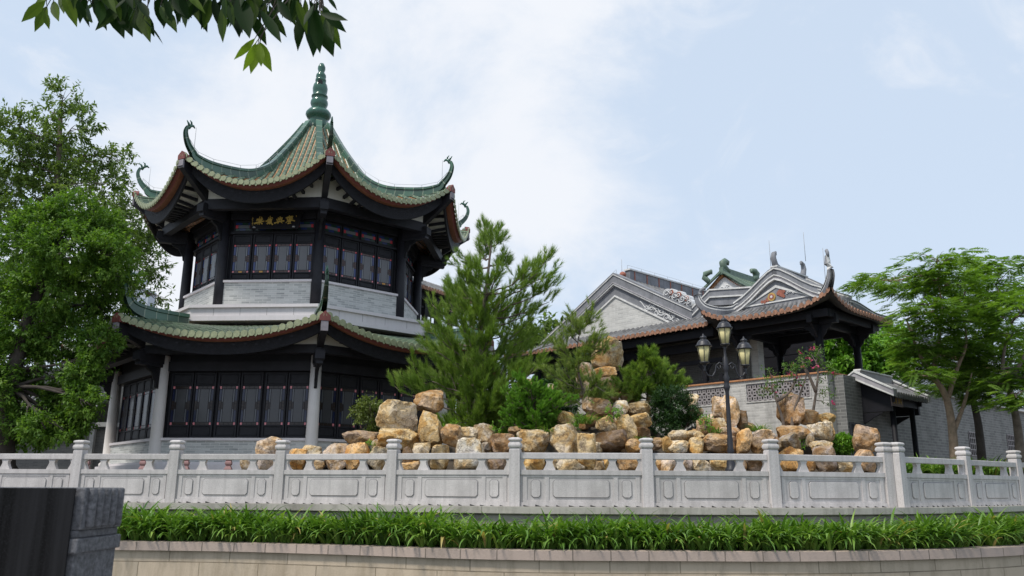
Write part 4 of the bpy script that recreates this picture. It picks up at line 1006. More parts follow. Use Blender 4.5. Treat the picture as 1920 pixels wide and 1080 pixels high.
# ---------- open pavilion with hip-and-gable roof
op = thing('open_pavilion', 'open timber pavilion on the terrace with upswept grey roof and white edged gable', 'pavilion', w(2.5, 2, 2.62))
u0p, u1p, v0p, v1p = .0, 4.92, -.32, 4.2; uc, vc = 2.36, 1.95; ez = 5.74
gu0, gu1, gv0, gv1 = uc - 1.75, uc + 1.75, .95, 2.95; gzb = 6.30
def up(s): return .52 * abs(s) ** 3.2
mb = MB(); mb.M = HM
def skirt(a0, a1, b0, b1, out, nb, lift=(1, 1)):
    """eave from a0 to a1, top edge b0 to b1"""
    def f(u, v):
        s = 2 * u - 1; e = a0.lerp(a1, u) + Vector((0, 0, up(s) * lift[0 if s < 0 else 1])); t = b0.lerp(b1, u)
        p = t.lerp(e, v); p.z -= .13 * math.sin(math.pi * v) * 1.0; return p
    tiled(mb, f, nb, .075, (0, 1, 2))
A = [Vector((u0p, v0p, ez)), Vector((u1p, v0p, ez)), Vector((u1p, v1p, ez)), Vector((u0p, v1p, ez))]
B_ = [Vector((gu0, gv0, gzb)), Vector((gu1, gv0, gzb)), Vector((gu1, gv1, gzb)), Vector((gu0, gv1, gzb))]
for i in range(4): skirt(A[i], A[(i + 1) % 4], B_[i], B_[(i + 1) % 4], None, 21, ((1, 1), (1, 0), (0, 1), (1, 1))[i])
# main roof above the skirt, ridge along v between the two gables
rzp = 7.45
for s in (1, -1):
    def f(u, v, s=s):
        q = u if s > 0 else 1 - u
        return Vector((uc + s * 1.80 * v, gv0 + .1 + (gv1 - gv0 - .2) * q, rzp - (rzp - gzb) * v - .14 * math.sin(math.pi * v)))
    tiled(mb, f, 10, .075, (0, 1, 2), caps=False)
mb.build('roof', TG, op)
mb = MB(); mb.M = HM
def gcurve(s, top): return [(uc + s * x, top - dz) for x, dz in ((0, 0), (.25, .10), (.6, .33), (1.0, .62), (1.35, .84), (1.7, 1.0))]
for vv, sg in ((gv0, -1), (gv1, 1)):
    y0 = vv + sg * .02
    def strip(lo, hi, d0, mat):
        for s in (1, -1):
            C1, C2 = gcurve(s, lo), gcurve(s, hi)
            for i in range(5): mb.prism([(C1[i][0], y0 + sg * d0, C1[i][1]), (C1[i + 1][0], y0 + sg * d0, C1[i + 1][1]), (C2[i + 1][0], y0 + sg * d0, C2[i + 1][1]), (C2[i][0], y0 + sg * d0, C2[i][1])], (0, -sg * (.12 + d0), 0), mat)
    strip(7.20, 7.26, .16, 1); strip(7.263, 7.36, .10, 2); strip(7.363, 7.40, .15, 1); strip(7.403, 7.60, .10, 0); strip(7.603, 7.65, .14, 1); strip(7.653, 7.70, .10, 0)
    base = [(x, z) for x, z in gcurve(-1, 7.20)[::-1]] + [(x, z) for x, z in gcurve(1, 7.20)[1:]]
    mb.prism([(x, y0 + sg * .05, z) for x, z in base], (0, -sg * .12, 0), 0)
    tri = [(uc - 1.32, gzb + .10), (uc + 1.32, gzb + .10), (uc, 7.02)]; tin = [(uc - 1.12, gzb + .15), (uc + 1.12, gzb + .15), (uc, 6.92)]
    for i in range(3):
        a, b = tri[i], tri[(i + 1) % 3]; c, d = tin[i], tin[(i + 1) % 3]
        mb.prism([(a[0], y0 + sg * .08, a[1]), (b[0], y0 + sg * .08, b[1]), (d[0], y0 + sg * .08, d[1]), (c[0], y0 + sg * .08, c[1])], (0, -sg * .04, 0), 1)
mb.build('gable', [M['wash'], M['white_line'], M['lav']], op)
mb = MB(); mb.M = HM; y = gv0 - .09                                   # coin and ribbon relief on the gable
for r, m_, du in ((.15, 1, 0), (.10, 0, 0), (.045, 2, 0)):
    mb.prism([(uc - .18 + r * math.cos(a), y - .012 * (3 - r * 10), 6.62 + r * math.sin(a)) for a in [2 * math.pi * q / 16 for q in range(16)]], (0, .05, 0), m_)
for i, (du, dz, r) in enumerate(((.14, .12, .08), (.20, .04, .09), (.08, .08, .06), (.28, .12, .06), (.28, -.05, .05), (-.34, -.08, .07), (-.46, -.14, .06), (-.56, -.13, .05))):
    mb.prism([(uc + du + r * (1 + .25 * (q % 2)) * math.cos(a), y - .01 * i * .3, 6.62 + dz + r * (1 + .25 * (q % 2)) * math.sin(a)) for q, a in enumerate([2 * math.pi * q / 12 for q in range(12)])], (0, .05, 0), 0)
for i, (du, dz) in enumerate(((.42, .04), (.54, .08), (.66, .03), (.76, .07))): scroll(mb, (uc + du, 6.62 + dz), .055, 1.0, i, y, .016, 2)
mb.build('coin_relief', [M['ornament_rust'], M['ornament_gold'], M['relief']], op)
# curved ridges down each hip ending in upswept tails
def tail(P, h0, w0, wtip=.04):
    mb = MB(); mb.M = HM; V = []; fs = []; n = len(P); P = smooth_line([Vector(p) for p in P], 5); n = len(P); ml = []
    for j, p in enumerate(P):
        d = (P[min(j + 1, n - 1)] - P[max(j - 1, 0)]).normalized(); s = Vector((d.y, -d.x, 0)); s = s.normalized() if s.length > .05 else Vector((1, 0, 0)); nn = s.cross(d)
        if nn.z < 0 and j < n * .5: nn = -nn
        f = max(0, (j - n * .55) / (n * .45)); h = h0 * (1 - f) + .07 * f; ww = w0 * (1 - f) + wtip * f
        for a, b in ((-1, -1), (-1.25, -.38), (-1.25, -.26), (-1, -.24), (-1, -.06), (-1.3, -.05), (-1.3, .03), (1.3, .03), (1.3, -.05), (1, -.06), (1, -.24), (1.25, -.26), (1.25, -.38), (1, -1)): V.append(p + s * ww * a + nn * h * b)
        if j:
            for q in range(13): fs.append(((j - 1) * 14 + q, j * 14 + q, j * 14 + q + 1, (j - 1) * 14 + q + 1)); ml.append(1 if q in (1, 5, 6, 7, 11) else 0)
    for f_, m_ in zip(fs, ml): pass
    b0 = len(mb.v); mb.add(V, fs + [tuple(range(14)), tuple(range(len(V) - 1, len(V) - 15, -1))], 0)
    for i, m_ in enumerate(ml): mb.m[len(mb.m) - len(fs) - 2 + i] = m_
    e = P[-1]; d = (P[-1] - P[-3]).normalized()
    hd = Vector((P[0].x - e.x, P[0].y - e.y, 0)).normalized()
    mb.tube([e - d * .05, e + d * .10, e + d * .18 + hd * .05, e + d * .18 + hd * .12, e + d * .11 + hd * .14], [.05, .06, .055, .045, .02], 6, 0)
    return mb.build('hip_ridge', [M['wash'], M['white_line']], op)
for s, vv, ve in ((1, gv0, v0p), (-1, gv0, v0p), (1, gv1, v1p), (-1, gv1, v1p)):
    x = lambda q: uc + s * q; ex = u1p if s > 0 else u0p; dv = ve - vv
    tip = 7.25 if s > 0 else 6.85
    if s > 0 and ve > vv:
        tail([(x(1.55), vv, 6.62), (x(1.8), vv + dv * .12, 6.46), (ex - .45, vv + dv * .62, 6.12), (ex - .12, vv + dv * .92, 5.98), (ex + .02, vv + dv * 1.0, 5.98)], .22, .09); continue
    tail([(x(1.55), vv, 6.62), (x(1.8), vv + dv * .12, 6.50), (ex - s * .45, vv + dv * .62, 6.38), (ex - s * .12, vv + dv * .92, 6.52), (ex + s * .02, vv + dv * 1.02, 6.85), (ex + s * .0, vv + dv * 1.02, tip + .1)], .30, .09)
mb = MB(); mb.M = HM
mb.box(uc - .10, uc + .10, gv0 - .12, gv1 + .12, rzp - .05, rzp + .22, 0); mb.box(uc - .14, uc + .14, gv0 - .13, gv1 + .13, rzp + .223, rzp + .27, 1)
for vv, sg in ((gv0, -1), (gv1, 1)):
    mb.tube([(uc, vv - sg * .35, rzp + .2), (uc, vv, rzp + .30), (uc, vv + sg * .10, rzp + .55), (uc, vv + sg * .06, rzp + .74), (uc, vv - sg * .06, rzp + .80), (uc, vv - sg * .10, rzp + .70)], [.10, .12, .10, .08, .06, .03], 8, 0)
mb.build('ridge', [M['wash'], M['white_line']], op)
mb = MB(); mb.M = HM
for (a, b) in ((-.12, .0), (1.2, .0)):
    mb.tube([(uc + a, gv0 - .1, rzp + .2), (uc + a, gv0 - .1, rzp + 1.25)], .009, 4)
mb.tube([(u1p - .35, v0p + .4, 6.3), (u1p - .35, v0p + .4, 7.75)], .009, 4); mb.tube([(u1p - .6, v0p + 1.2, 6.3), (u1p - .6, v0p + 1.2, 7.5)], .009, 4)
mb.build('lightning_rod', M['rod'], op)
mb = MB(); mb.lathe([(.20, 2.62), (.20, 2.72), (.135, 2.78), (.125, 5.55)], 14)
for k in range(4):
    a = math.pi / 2 * k; d = Vector((math.cos(a), math.sin(a), 0)); s = Vector((-d.y, d.x, 0)) * .03
    P = [(.10, 5.32), (.50, 5.32), (.42, 5.20), (.30, 5.14), (.24, 5.0), (.10, 4.86)]
    mb.prism([d * x + Vector((0, 0, z)) - s for x, z in P], s * 2)
pc = mb.build('timber_column', M['wood_dark'], op)
for i, (u, v) in enumerate(((.95, .62), (3.92, .62), (3.92, 3.4), (.95, 3.4))):
    Mx = HM @ Matrix.Translation((u, v, 0))
    if i == 0: pc.matrix_basis = Mx
    else: copy_part(pc, op, Mx)
mb = MB(); mb.M = HM
for a, b in ((.62, .02), (3.4, .02)): mb.box(.3, 4.6, a - .09, a + .09, 5.32, 5.62)
for u in (.95, 3.92): mb.box(u - .09, u + .09, .0, 4.0, 5.34, 5.60)
for v in (.15, 3.95):
    mb.box(u0p + .4, u1p - .4, v - .05, v + .05, 5.48, 5.72)
for u in (.4, 4.5): mb.box(u - .05, u + .05, .2, 3.9, 5.48, 5.72)
mb.box(.4, 4.5, .2, 3.9, 5.725, 5.76)
for u in (1.6, 2.4, 3.2): mb.box(u - .05, u + .05, .71, 3.31, 5.62, 5.72)
for v in (1.2, 2.0, 2.8): mb.box(1.04, 3.83, v - .05, v + .05, 5.55, 5.62)
mb.build('beam', M['wood_dark'], op)
# dark wing behind the pavilion: timber frames and an inner wall
WU = onv(1512, 650, 5.3)[0]
wing = thing('timber_wing', 'dark timber gallery with beams and brick pier behind the open pavilion', 'gallery', w(2, 6.5, 2.62))
mb = MB(); mb.M = HM
mb.box(-2.4, WU, 6.2, 6.4, 2.62, 5.9, 0)
mb.build('wall', M['wood_dark'], wing)
mb = MB(); mb.M = HM
for u in (WU - .2, WU - 1.2, WU - 2.2, WU - 3.2): mb.box(u - .11, u + .11, 5.2, 5.42, 2.62, 5.4)
mb.box(-2.4, WU, 5.22, 5.40, 4.75, 5.0); mb.box(-2.4, WU, 5.22, 5.40, 5.25, 5.5)
mb.build('frame', M['wood_dark'], wing)
mb = MB(); mb.M = HM; mb.box(.42, .72, 2.2, 2.6, 2.62, 5.5); mb.build('brick_pier', M['brick_gable'], wing)
# ---------- green tiled hall far behind
vg2 = 12.0; ap = onv(1359, 528, vg2); le = onv(1333, 556, vg2); re_ = onv(1396, 558, vg2)
gh = thing('green_roofed_hall', 'distant hall with green and orange tiled roof and curled ridge ends above the grey gables', 'hall', w(ap[0], vg2, 2.6))
hw = 1.25; gzt = ap[1] + .30; gzl = gzt - 1.05; GL = onu(1422, 520, ap[0])[0] - vg2
mb = MB(); mb.M = HM
mb.prism([(ap[0] - hw * 1.5, vg2, 2.6), (ap[0] + hw * 1.5, vg2, 2.6), (ap[0] + hw * 1.5, vg2, gzl - .3), (ap[0], vg2, gzt - .1), (ap[0] - hw * 1.5, vg2, gzl - .3)], (0, GL - .4, 0)); mb.build('wall', M['wash'], gh)
mb = MB(); mb.M = HM
for s in (1, -1):
    mb.prism([(ap[0], vg2 - .05, gzt - .06), (ap[0], vg2 - .05, gzt - .62), (ap[0] + s * hw * 1.45, vg2 - .05, gzl - .42), (ap[0] + s * hw * 1.45, vg2 - .05, gzl - .12)], (0, .04, 0), 0)
    scroll(mb, (ap[0] + s * .14, gzt - .62), .12, 1.0, 0, vg2 - .05, .04, 0, s)
mb.build('gable_relief', M['relief'], gh)
mb = MB(); mb.M = HM
for s in (1, -1):
    def f(u, v, s=s):
        q = u if s > 0 else 1 - u
        return Vector((ap[0] + s * hw * 1.65 * v, vg2 - .25 + (GL + .5) * q, gzt + .12 - 1.42 * v - .12 * math.sin(math.pi * v)))
    tiled(mb, f, 18, .09, (0, 1, 2))
mb.build('roof', [M['g_tile'], M['g_pan'], M['g_end']], gh)
mb = MB(); mb.M = HM
mb.box(ap[0] - .12, ap[0] + .12, vg2 - .3, vg2 + GL, gzt + .05, gzt + .45, 0)
for v0_, sg in ((vg2 - .3, 1), (vg2 + GL, -1)):
    mb.tube([(ap[0], v0_ + sg * .7, gzt + .3), (ap[0], v0_ + sg * .25, gzt + .5), (ap[0], v0_ + sg * .2, gzt + .72), (ap[0], v0_ + sg * .4, gzt + .86), (ap[0], v0_ + sg * .7, gzt + .84), (ap[0], v0_ + sg * .72, gzt + .68)], [.16, .2, .2, .17, .12, .05], 8, 0)
for s in (1, -1): mb.bar((ap[0] + s * .05, vg2 - .28, gzt + .2), (ap[0] + s * hw * 1.6, vg2 - .28, gzt - 1.1), .12, .12, 0); 
mb.tube([(ap[0] - hw * .62, vg2 - .28, gzt - .25), (ap[0] - hw * .85, vg2 - .28, gzt + .05), (ap[0] - hw * .80, vg2 - .28, gzt + .25), (ap[0] - hw * .5, vg2 - .28, gzt + .32), (ap[0] - hw * .5, vg2 - .28, gzt + .18)], [.14, .17, .17, .13, .06], 8, 0)
mb.build('ridge', [M['g_weather']], gh)
# ---------- garden wall to the right and the gate canopy against it
gw = thing('garden_wall', 'long shaded grey brick garden wall with small windows behind the feathery trees', 'garden wall', w(uw, 8, .33))
mb = MB(); mb.M = HM
mb.box(uw, uw + .35, 1.21, 44, .2, 3.42); mb.box(uw - .001, uw + .35, vw + .35, 1.208, .2, 3.45)
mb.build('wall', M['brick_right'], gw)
mb = MB(); mb.M = HM; mb.box(uw - .15, uw + .5, 3.6, 44, 3.42, 3.5, 0); mb.prism([(uw - .1, 3.6, 3.5), (uw + .45, 3.6, 3.5), (uw + .17, 3.6, 3.72)], (0, 40.4, 0), 1)
mb.build('coping', [M['white_line'], M['k_pan']], gw)
for v_, h0, h1, ww in ((onu(1822, 800, uw + .35)[0], 1.3, 2.2, 1.0), (onu(1895, 820, uw + .35)[0], 1.4, 2.3, 1.1)):
    mb = MB(); mb.M = HM; x = uw + .35
    mb.box(x, x + .012, v_ - ww / 2, v_ + ww / 2, h0, h1, 0)
    for i in range(6): mb.box(x + .012, x + .035, v_ - ww / 2 + ww * i / 5 - .02, v_ - ww / 2 + ww * i / 5 + .02, h0, h1, 1)
    for i in range(5): mb.box(x + .012, x + .034, v_ - ww / 2 + .02, v_ + ww / 2 - .02, h0 + (h1 - h0) * i / 4 - .02, h0 + (h1 - h0) * i / 4 + .02, 1)
    mb.build('grille_window', [M['black'], M['lattice']], gw)
mb = MB(); mb.M = HM; x = uw + .35; a, b = onu(1596, 830, x)[0], onu(1622, 830, x)[0]
mb.box(x, x + .012, a, b, .4, 2.0, 0)
for i in range(5): mb.box(x + .012, x + .03, a + (b - a) * i / 4 - .015, a + (b - a) * i / 4 + .015, .4, 2.0, 1)
for i in range(6): mb.box(x + .012, x + .029, a + .016, b - .016, .45 + .3 * i, .47 + .3 * i, 1)
mb.build('barred_door', [M['black'], M['iron']], gw)
gc = thing('gate_canopy', 'small black timber gate canopy with a white edged grey roof beside the terrace wall', 'gate', w(5.4, 1.8, .33))
g0, g1, ga, gl, gr = .45, 3.3, 5.06, 4.52, 6.18; zr_, zl_, zr2 = 3.46, 3.10, 2.84
mb = MB(); mb.M = HM
def f(u, v): return Vector((ga + (gr - ga) * v, g0 + .1 + (g1 - g0 - .2) * u, zr_ - .04 - (zr_ - .02 - zr2) * v))
tiled(mb, f, 14, .075, (0, 1, 2), ny=6)
def f(u, v): return Vector((ga - (ga - gl) * v, g1 - .1 - (g1 - g0 - .2) * u, zr_ - .04 - (zr_ - zl_) * v))
tiled(mb, f, 14, .075, (0, 1, 2), ny=4)
mb.build('roof', [M['k_tile'], M['k_pan'], M['k_tile']], gc)
mb = MB(); mb.M = HM
for y0, y1 in ((g0 - .04, g0 + .22), (g1 - .2, g1)):
    for (xa, za_), (xb, zb_) in (((ga, zr_), (gr + .05, zr2 + .02)), ((ga, zr_), (gl - .05, zl_ + .02))):
        mb.prism([(xa, y0, za_ - .10), (xb, y0, zb_ - .10), (xb, y0, zb_ + .10), (xa, y0, za_ + .14)], (0, y1 - y0, 0), 0)
        mb.prism([(xa, y0 - .012, za_ - .10), (xb, y0 - .012, zb_ - .10), (xb, y0 - .012, zb_ - .05), (xa, y0 - .012, za_ - .04)], (0, .012, 0), 1)
        mb.prism([(xa, y0 - .03, za_ + .142), (xb, y0 - .03, zb_ + .102), (xb, y0 - .03, zb_ + .14), (xa, y0 - .03, za_ + .19)], (0, y1 - y0 + .05, 0), 1)
mb.box(ga - .09, ga + .09, g0 + .22, g1 - .2, zr_ - .02, zr_ + .22, 0); mb.box(ga - .12, ga + .12, g0 + .22, g1 - .2, zr_ + .223, zr_ + .27, 1)
mb.build('gable_edge', [M['lav'], M['white_line']], gc)
mb = MB(); mb.M = HM
for v in (g0 + .25, g1 - .5):
    mb.box(uw + .36, 6.0, v, v + .12, 2.35, 2.62); mb.prism([(uw + .36, v + .02, 2.62), (6.1, v + .02, 2.62), (6.1, v + .02, 2.86), (ga, v + .02, zr_ - .2), (uw + .36, v + .02, 3.2)], (0, .07, 0))
    mb.prism([(uw + .36, v - .02, 2.32), (uw + 1.0, v - .02, 2.32), (uw + .7, v - .02, 2.18), (uw + .36, v - .02, 1.98)], (0, .08, 0))
mb.box(5.82, 5.98, g0 + .37, g1 - .5, 2.55, 2.80)
mb.build('frame', M['wood_dark'], gc)
mb = MB(); mb.lathe([(.13, .33), (.13, .45), (.085, .5), (.08, 2.62)], 12)
gp = mb.build('post', M['wood_dark'], gc)
for i, v in enumerate((g0 + .6, g1 - .75)):
    Mx = HM @ Matrix.Translation((5.88, v, 0))
    if i == 0: gp.matrix_basis = Mx
    else: copy_part(gp, gc, Mx)
v_, z_ = onu(1682, 752, 6.02)
gs = thing('gate_sign', 'small brown sign board with faded gold characters hanging from the gate canopy', 'sign', w(6.0, v_, z_))
mb = MB(); mb.M = HM; mb.box(6.0, 6.03, v_ - .42, v_ + .42, z_ - .17, z_ + .19); sb = mb.build('board', noisy('weathered brown board', (.16, .12, .11), .2, 5, .7, .2), gs)
mb = MB(); mb.M = HM
for i in range(4):
    cv = v_ - .27 + i * .18
    for a, b in (((-.05, .08), (.05, .08)), ((-.06, .02), (.06, .02)), ((0, .10), (0, -.09)), ((-.05, -.04), (.05, -.05)), ((-.05, -.09), (.06, -.09)), ((-.045, .06), (-.05, -.06)) if i % 2 else ((.05, .06), (.04, -.07))):
        mb.bar((6.034 + .0004 * i, cv + a[0], z_ + a[1]), (6.034 + .0004 * i, cv + b[0], z_ + b[1]), .004, .018, 0, (1, 0, .01))
mb.build('gold_character', M['gold'], gs)
# ---------- pale hall behind the right trees, gallery beside the pavilion, buildings at the left
M['pale_wall'] = noisy('pale far wall', (.62, .62, .64), .1, 1, .9, .1, streak=.2)
ph = thing('pale_hall', 'pale walled grey roofed hall half hidden behind the right hand trees', 'hall', at(1760, 880, 44))
c = at(1740, 900, 44)
mb = MB(); mb.M = Matrix.Translation((c.x, c.y, 0)) @ Matrix.Rotation(R_(42), 4, 'Z')
mb.box(-5, 9, -2, 6, .3, 6.6); mb.build('wall', M['pale_wall'], ph)
mb = MB(); mb.M = Matrix.Translation((c.x, c.y, 0)) @ Matrix.Rotation(R_(42), 4, 'Z')
tiled(mb, lambda u, v: Vector((-5.6 + 15.2 * u, 2 - 4.6 * v, 8.9 - 2.4 * v)), 50, .09, (0, 1, 2))
mb.prism([(-5, -2, 6.6), (-5, 6, 6.6), (-5, 2, 8.9)], (.3, 0, 0), 3); mb.box(-5.6, 9.6, 1.85, 2.15, 8.9, 9.3, 4)
mb.build('roof', TG + [M['pale_wall'], M['wash']], ph)
cb = thing('covered_bridge', 'dark open timber gallery with brown tiles leaving the upper storey of the octagonal pavilion', 'gallery', at(830, 900, 36.5))
a, b = at(786, 532, 36.2), at(905, 560, 40.5); e = (b - a); e.z = 0; L = e.length; e.normalize(); bk = Vector((-e.y, e.x, 0))
mb = MB(); zt = a.z
tiled(mb, lambda u, v: Vector((a.x, a.y, 0)) + e * L * u + bk * (1.5 - 1.5 * v) + Vector((0, 0, zt + .75 - .85 * v)), 24, .08, (0, 1, 2))
tiled(mb, lambda u, v: Vector((a.x, a.y, 0)) + e * L * (1 - u) + bk * (1.5 + 1.5 * v) + Vector((0, 0, zt + .75 - .85 * v)), 24, .08, (0, 1, 2))
mb.build('roof', [M['k_tile'], M['k_pan'], M['o_end']], cb)
mb = MB(); A0 = Vector((a.x, a.y, 0))
def bb(x0, x1, y0, y1, z0, z1): mb.box2(A0 + e * x0 + bk * y0 + Vector((0, 0, z0)), e * (x1 - x0), bk * (y1 - y0), Vector((0, 0, z1 - z0)))
for y in (.4, 2.6):
    bb(0, L, y - .08, y + .08, zt - .55, zt - .15); bb(0, L, y - .05, y + .05, zt - .95, zt - .85); bb(0, L, y - .05, y + .05, zt - 1.75, zt - 1.65)
    for x in (.2, .95, 2.9, 4.8): bb(x - .11, x + .11, y - .11, y + .11, .33, zt - .15)
    for i in range(14): bb(.3 + i * .32, .36 + i * .32, y - .03, y + .03, zt - .86, zt - .56)
bb(0, L, .3, 2.7, zt - 2.5, zt - 2.2)
mb.build('frame', M['wood_dark'], cb)
lb = thing('shaded_annex', 'dark shaded brick annex with tiled roof tip glimpsed under the left trees', 'annex', at(100, 880, 40))
mb = MB(); p = at(20, 870, 38.5); q = at(205, 870, 38.5)
mb.box(p.x - 8, q.x + 1.2, 38.5, 39, .2, at(100, 806, 38.5).z, 0); mb.box(p.x - 8, q.x + 1.5, 40, 40.4, .2, at(100, 690, 40).z, 0)
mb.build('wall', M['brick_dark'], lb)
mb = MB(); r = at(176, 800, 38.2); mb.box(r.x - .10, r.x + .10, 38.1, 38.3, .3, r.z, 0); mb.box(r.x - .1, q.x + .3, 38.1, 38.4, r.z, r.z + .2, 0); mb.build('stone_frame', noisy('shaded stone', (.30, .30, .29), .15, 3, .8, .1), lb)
mb = MB(); r = at(163, 788, 37.6)
tiled(mb, lambda u, v: Vector((r.x - 9 + 9 * u, 39.8 - 2.2 * v, r.z + 1.5 - 1.5 * v)), 36, .09, (0, 1, 2)); mb.build('roof', TG, lb)
tb = thing('tower_block', 'faint pale tower block glimpsed far behind the left trees', 'tower block', at(265, 905, 260))
r = at(266, 545, 260); mb = MB(); mb.box(r.x - 3.2, r.x + 3.2, 258, 264, .3, r.z, 0)
for i in range(22): mb.box(r.x - 2.7, r.x + 2.7, 257.96, 258.0, 4 + i * 3.0, 5.5 + i * 3.0, 1)
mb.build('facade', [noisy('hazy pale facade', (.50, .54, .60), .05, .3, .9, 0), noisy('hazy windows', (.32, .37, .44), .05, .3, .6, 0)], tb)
# ------------------------------------------------------------------ three-headed lamp post
LY = 18.0; lb0 = at(1372, 884, LY); LX = lb0.x; lz = lambda y: at(1365, y, LY).z; kk = mpp((LX, LY, 2.0))
lamp = thing('lamp_post', 'black cast iron lamp post with three cream glass lanterns in front of the rockery', 'lamp post', (LX, LY, lb0.z))
mb = MB(); P_ = [(12, 886), (12, 880), (9, 876), (8.5, 866), (6, 858), (5.5, 850), (7, 846), (5.2, 840), (5.5, 826), (4.6, 820), (4.0, 770), (3.6, 735), (5, 730), (6.5, 725), (4, 720), (5, 716), (6.5, 708), (4.2, 702), (4.6, 696), (7, 690), (5, 684), (5, 672), (2.6, 668), (2.4, 655), (3.6, 652), (2.2, 648)]
mb.lathe([(r * kk, lz(y)) for r, y in P_], 16, (LX, LY, 0))
mb.build('pole', M['iron'], lamp)
def lantern(x, yb):
    """lantern whose glass foot is at photo row yb"""
    z = lz(yb); k = kk
    mb = MB(); mb.lathe([(4.5 * k, z - 6 * k), (5 * k, z - 3 * k), (9 * k, z - 2 * k), (9 * k, z), (8 * k, z)], 16, (x, LY, 0))
    mb.lathe([(13.5 * k, z + 29 * k), (15.5 * k, z + 29.5 * k), (15.5 * k, z + 31.5 * k), (13 * k, z + 33.5 * k), (12.0 * k, z + 37 * k), (8.5 * k, z + 41.5 * k), (5.5 * k, z + 43 * k), (5.5 * k, z + 44.5 * k), (7 * k, z + 46 * k), (5 * k, z + 49 * k), (2 * k, z + 50.5 * k), (1.6 * k, z + 52 * k), (.4 * k, z + 55 * k)], 20, (x, LY, 0))
    for j in range(6):
        a = math.pi / 3 * j + .3; d = Vector((math.cos(a), math.sin(a), 0)); mb.bar(Vector((x, LY, z)) + d * 8.2 * k, Vector((x, LY, z + 29.5 * k)) + d * 12.8 * k, 1.1 * k, 1.1 * k, 0, d)
    b = mb.build('lantern', M['iron'], lamp)
    mb = MB(); mb.lathe([(7.8 * k, z + .2 * k), (12.3 * k, z + 29.2 * k)], 24, (x, LY, 0)); mb.build('lamp_glass', M['cream_glass'], b)
xl, xr = at(1321, 680, LY).x, at(1397, 680, LY).x; xc = at(1360, 650, LY).x
lantern(xc, 645); lantern(xl, 679); lantern(xr, 684)
for x, yb, s in ((xl, 679, -1), (xr, 684, 1)):
    mb = MB(); z = lambda y: lz(y); X = LX + s * .02
    mb.tube([(X, LY, z(688)), (X + s * 10 * kk, LY, z(680)), (X + s * 16 * kk, LY, z(685)), (X + s * 18 * kk, LY, z(696)), (x - s * 14 * kk, LY, z(706)), (x - s * 5 * kk, LY, z(704)), (x, LY, z(696)), (x, LY, z(yb + 5))], [1.8 * kk] * 8, 7)
    mb.tube([(X + s * 16 * kk, LY, z(685)), (X + s * 12 * kk, LY, z(692)), (X + s * 8 * kk, LY, z(690)), (X + s * 8 * kk, LY, z(685))], [1.3 * kk] * 4, 6)
    mb.lathe([(1.5 * kk, z(yb + 20)), (3.2 * kk, z(yb + 16)), (2 * kk, z(yb + 10)), (3.5 * kk, z(yb + 6))], 10, (x, LY, 0))
    mb.build('lamp_arm', M['iron'], lamp)
# ------------------------------------------------------------------ dark granite pier in the near left corner
pr = thing('granite_pier', 'dark polished granite pier with fluted side close to the camera at lower left', 'pier', (-1.9, 3.2, -1.62))
mb = MB()
XR, Y0, Y1, ZT_ = -1.66, 3.24, 3.57, at(100, 914, 3.2).z
mb.box(-3.2, XR, Y0, Y1, -1.7, ZT_ - .19); mb.box(-3.2, XR + .012, Y0 - .012, Y1 + .012, ZT_ - .245, ZT_ - .19)
mb.box(-3.2, XR, Y0, Y1, ZT_ - .19, ZT_ - .16)
mb.box(-3.2, XR + .01, Y0, Y1, ZT_ - .16, ZT_)
for i in range(5):
    y = Y0 + .05 + i * .057; mb.tube([(XR + .012, y, ZT_ - .15), (XR + .012, y, ZT_ - .003)], .022, 8)
blk = mb.build('block', M['pier'], pr, .006)
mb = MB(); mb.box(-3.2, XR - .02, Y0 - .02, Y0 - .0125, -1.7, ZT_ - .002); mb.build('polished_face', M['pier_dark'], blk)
# red sandstone balusters by the pavilion terrace
proto = None
for i, (px, Y) in enumerate(((-6, 24), (120, 24), (163, 22.5), (197, 22.5), (269, 22), (291, 24), (349, 21.6), (429, 21.2))):
    p = at(px, 866, Y)
    lab = ['', '', 'small reddish carved stone post seen just right of the leftmost balustrade post', '', 'reddish carved stone post before the white plinth under the front left column', '', 'reddish carved stone post before the plinth right of the second balustrade post', 'reddish carved stone post nearest the tan rocks before the white plinth'][i]
    if not lab: continue
    if proto is None:
        mb = MB(); r = .085
        mb.lathe([(r * 1.5, -.5), (r * 1.5, -.18), (r * 1.2, -.14), (r * .9, -.1), (r * 1.3, -.05), (r * 1.3, -.01), (r * .95, .02), (r * 1.3, .06), (r * 1.35, .10), (r * .9, .13), (r * 1.1, .16)], 4, rot=.9, smooth=False)
        proto = mb.build('stone_post', noisy('red sandstone', (.34, .20, .19), .2, 5, .85, .2)); o = proto
    else: o = proto.copy(); COL.objects.link(o)
    o.location = (p.x, Y, p.z); tag(o, lab, 'stone post', 'reddish carved posts by the pavilion')
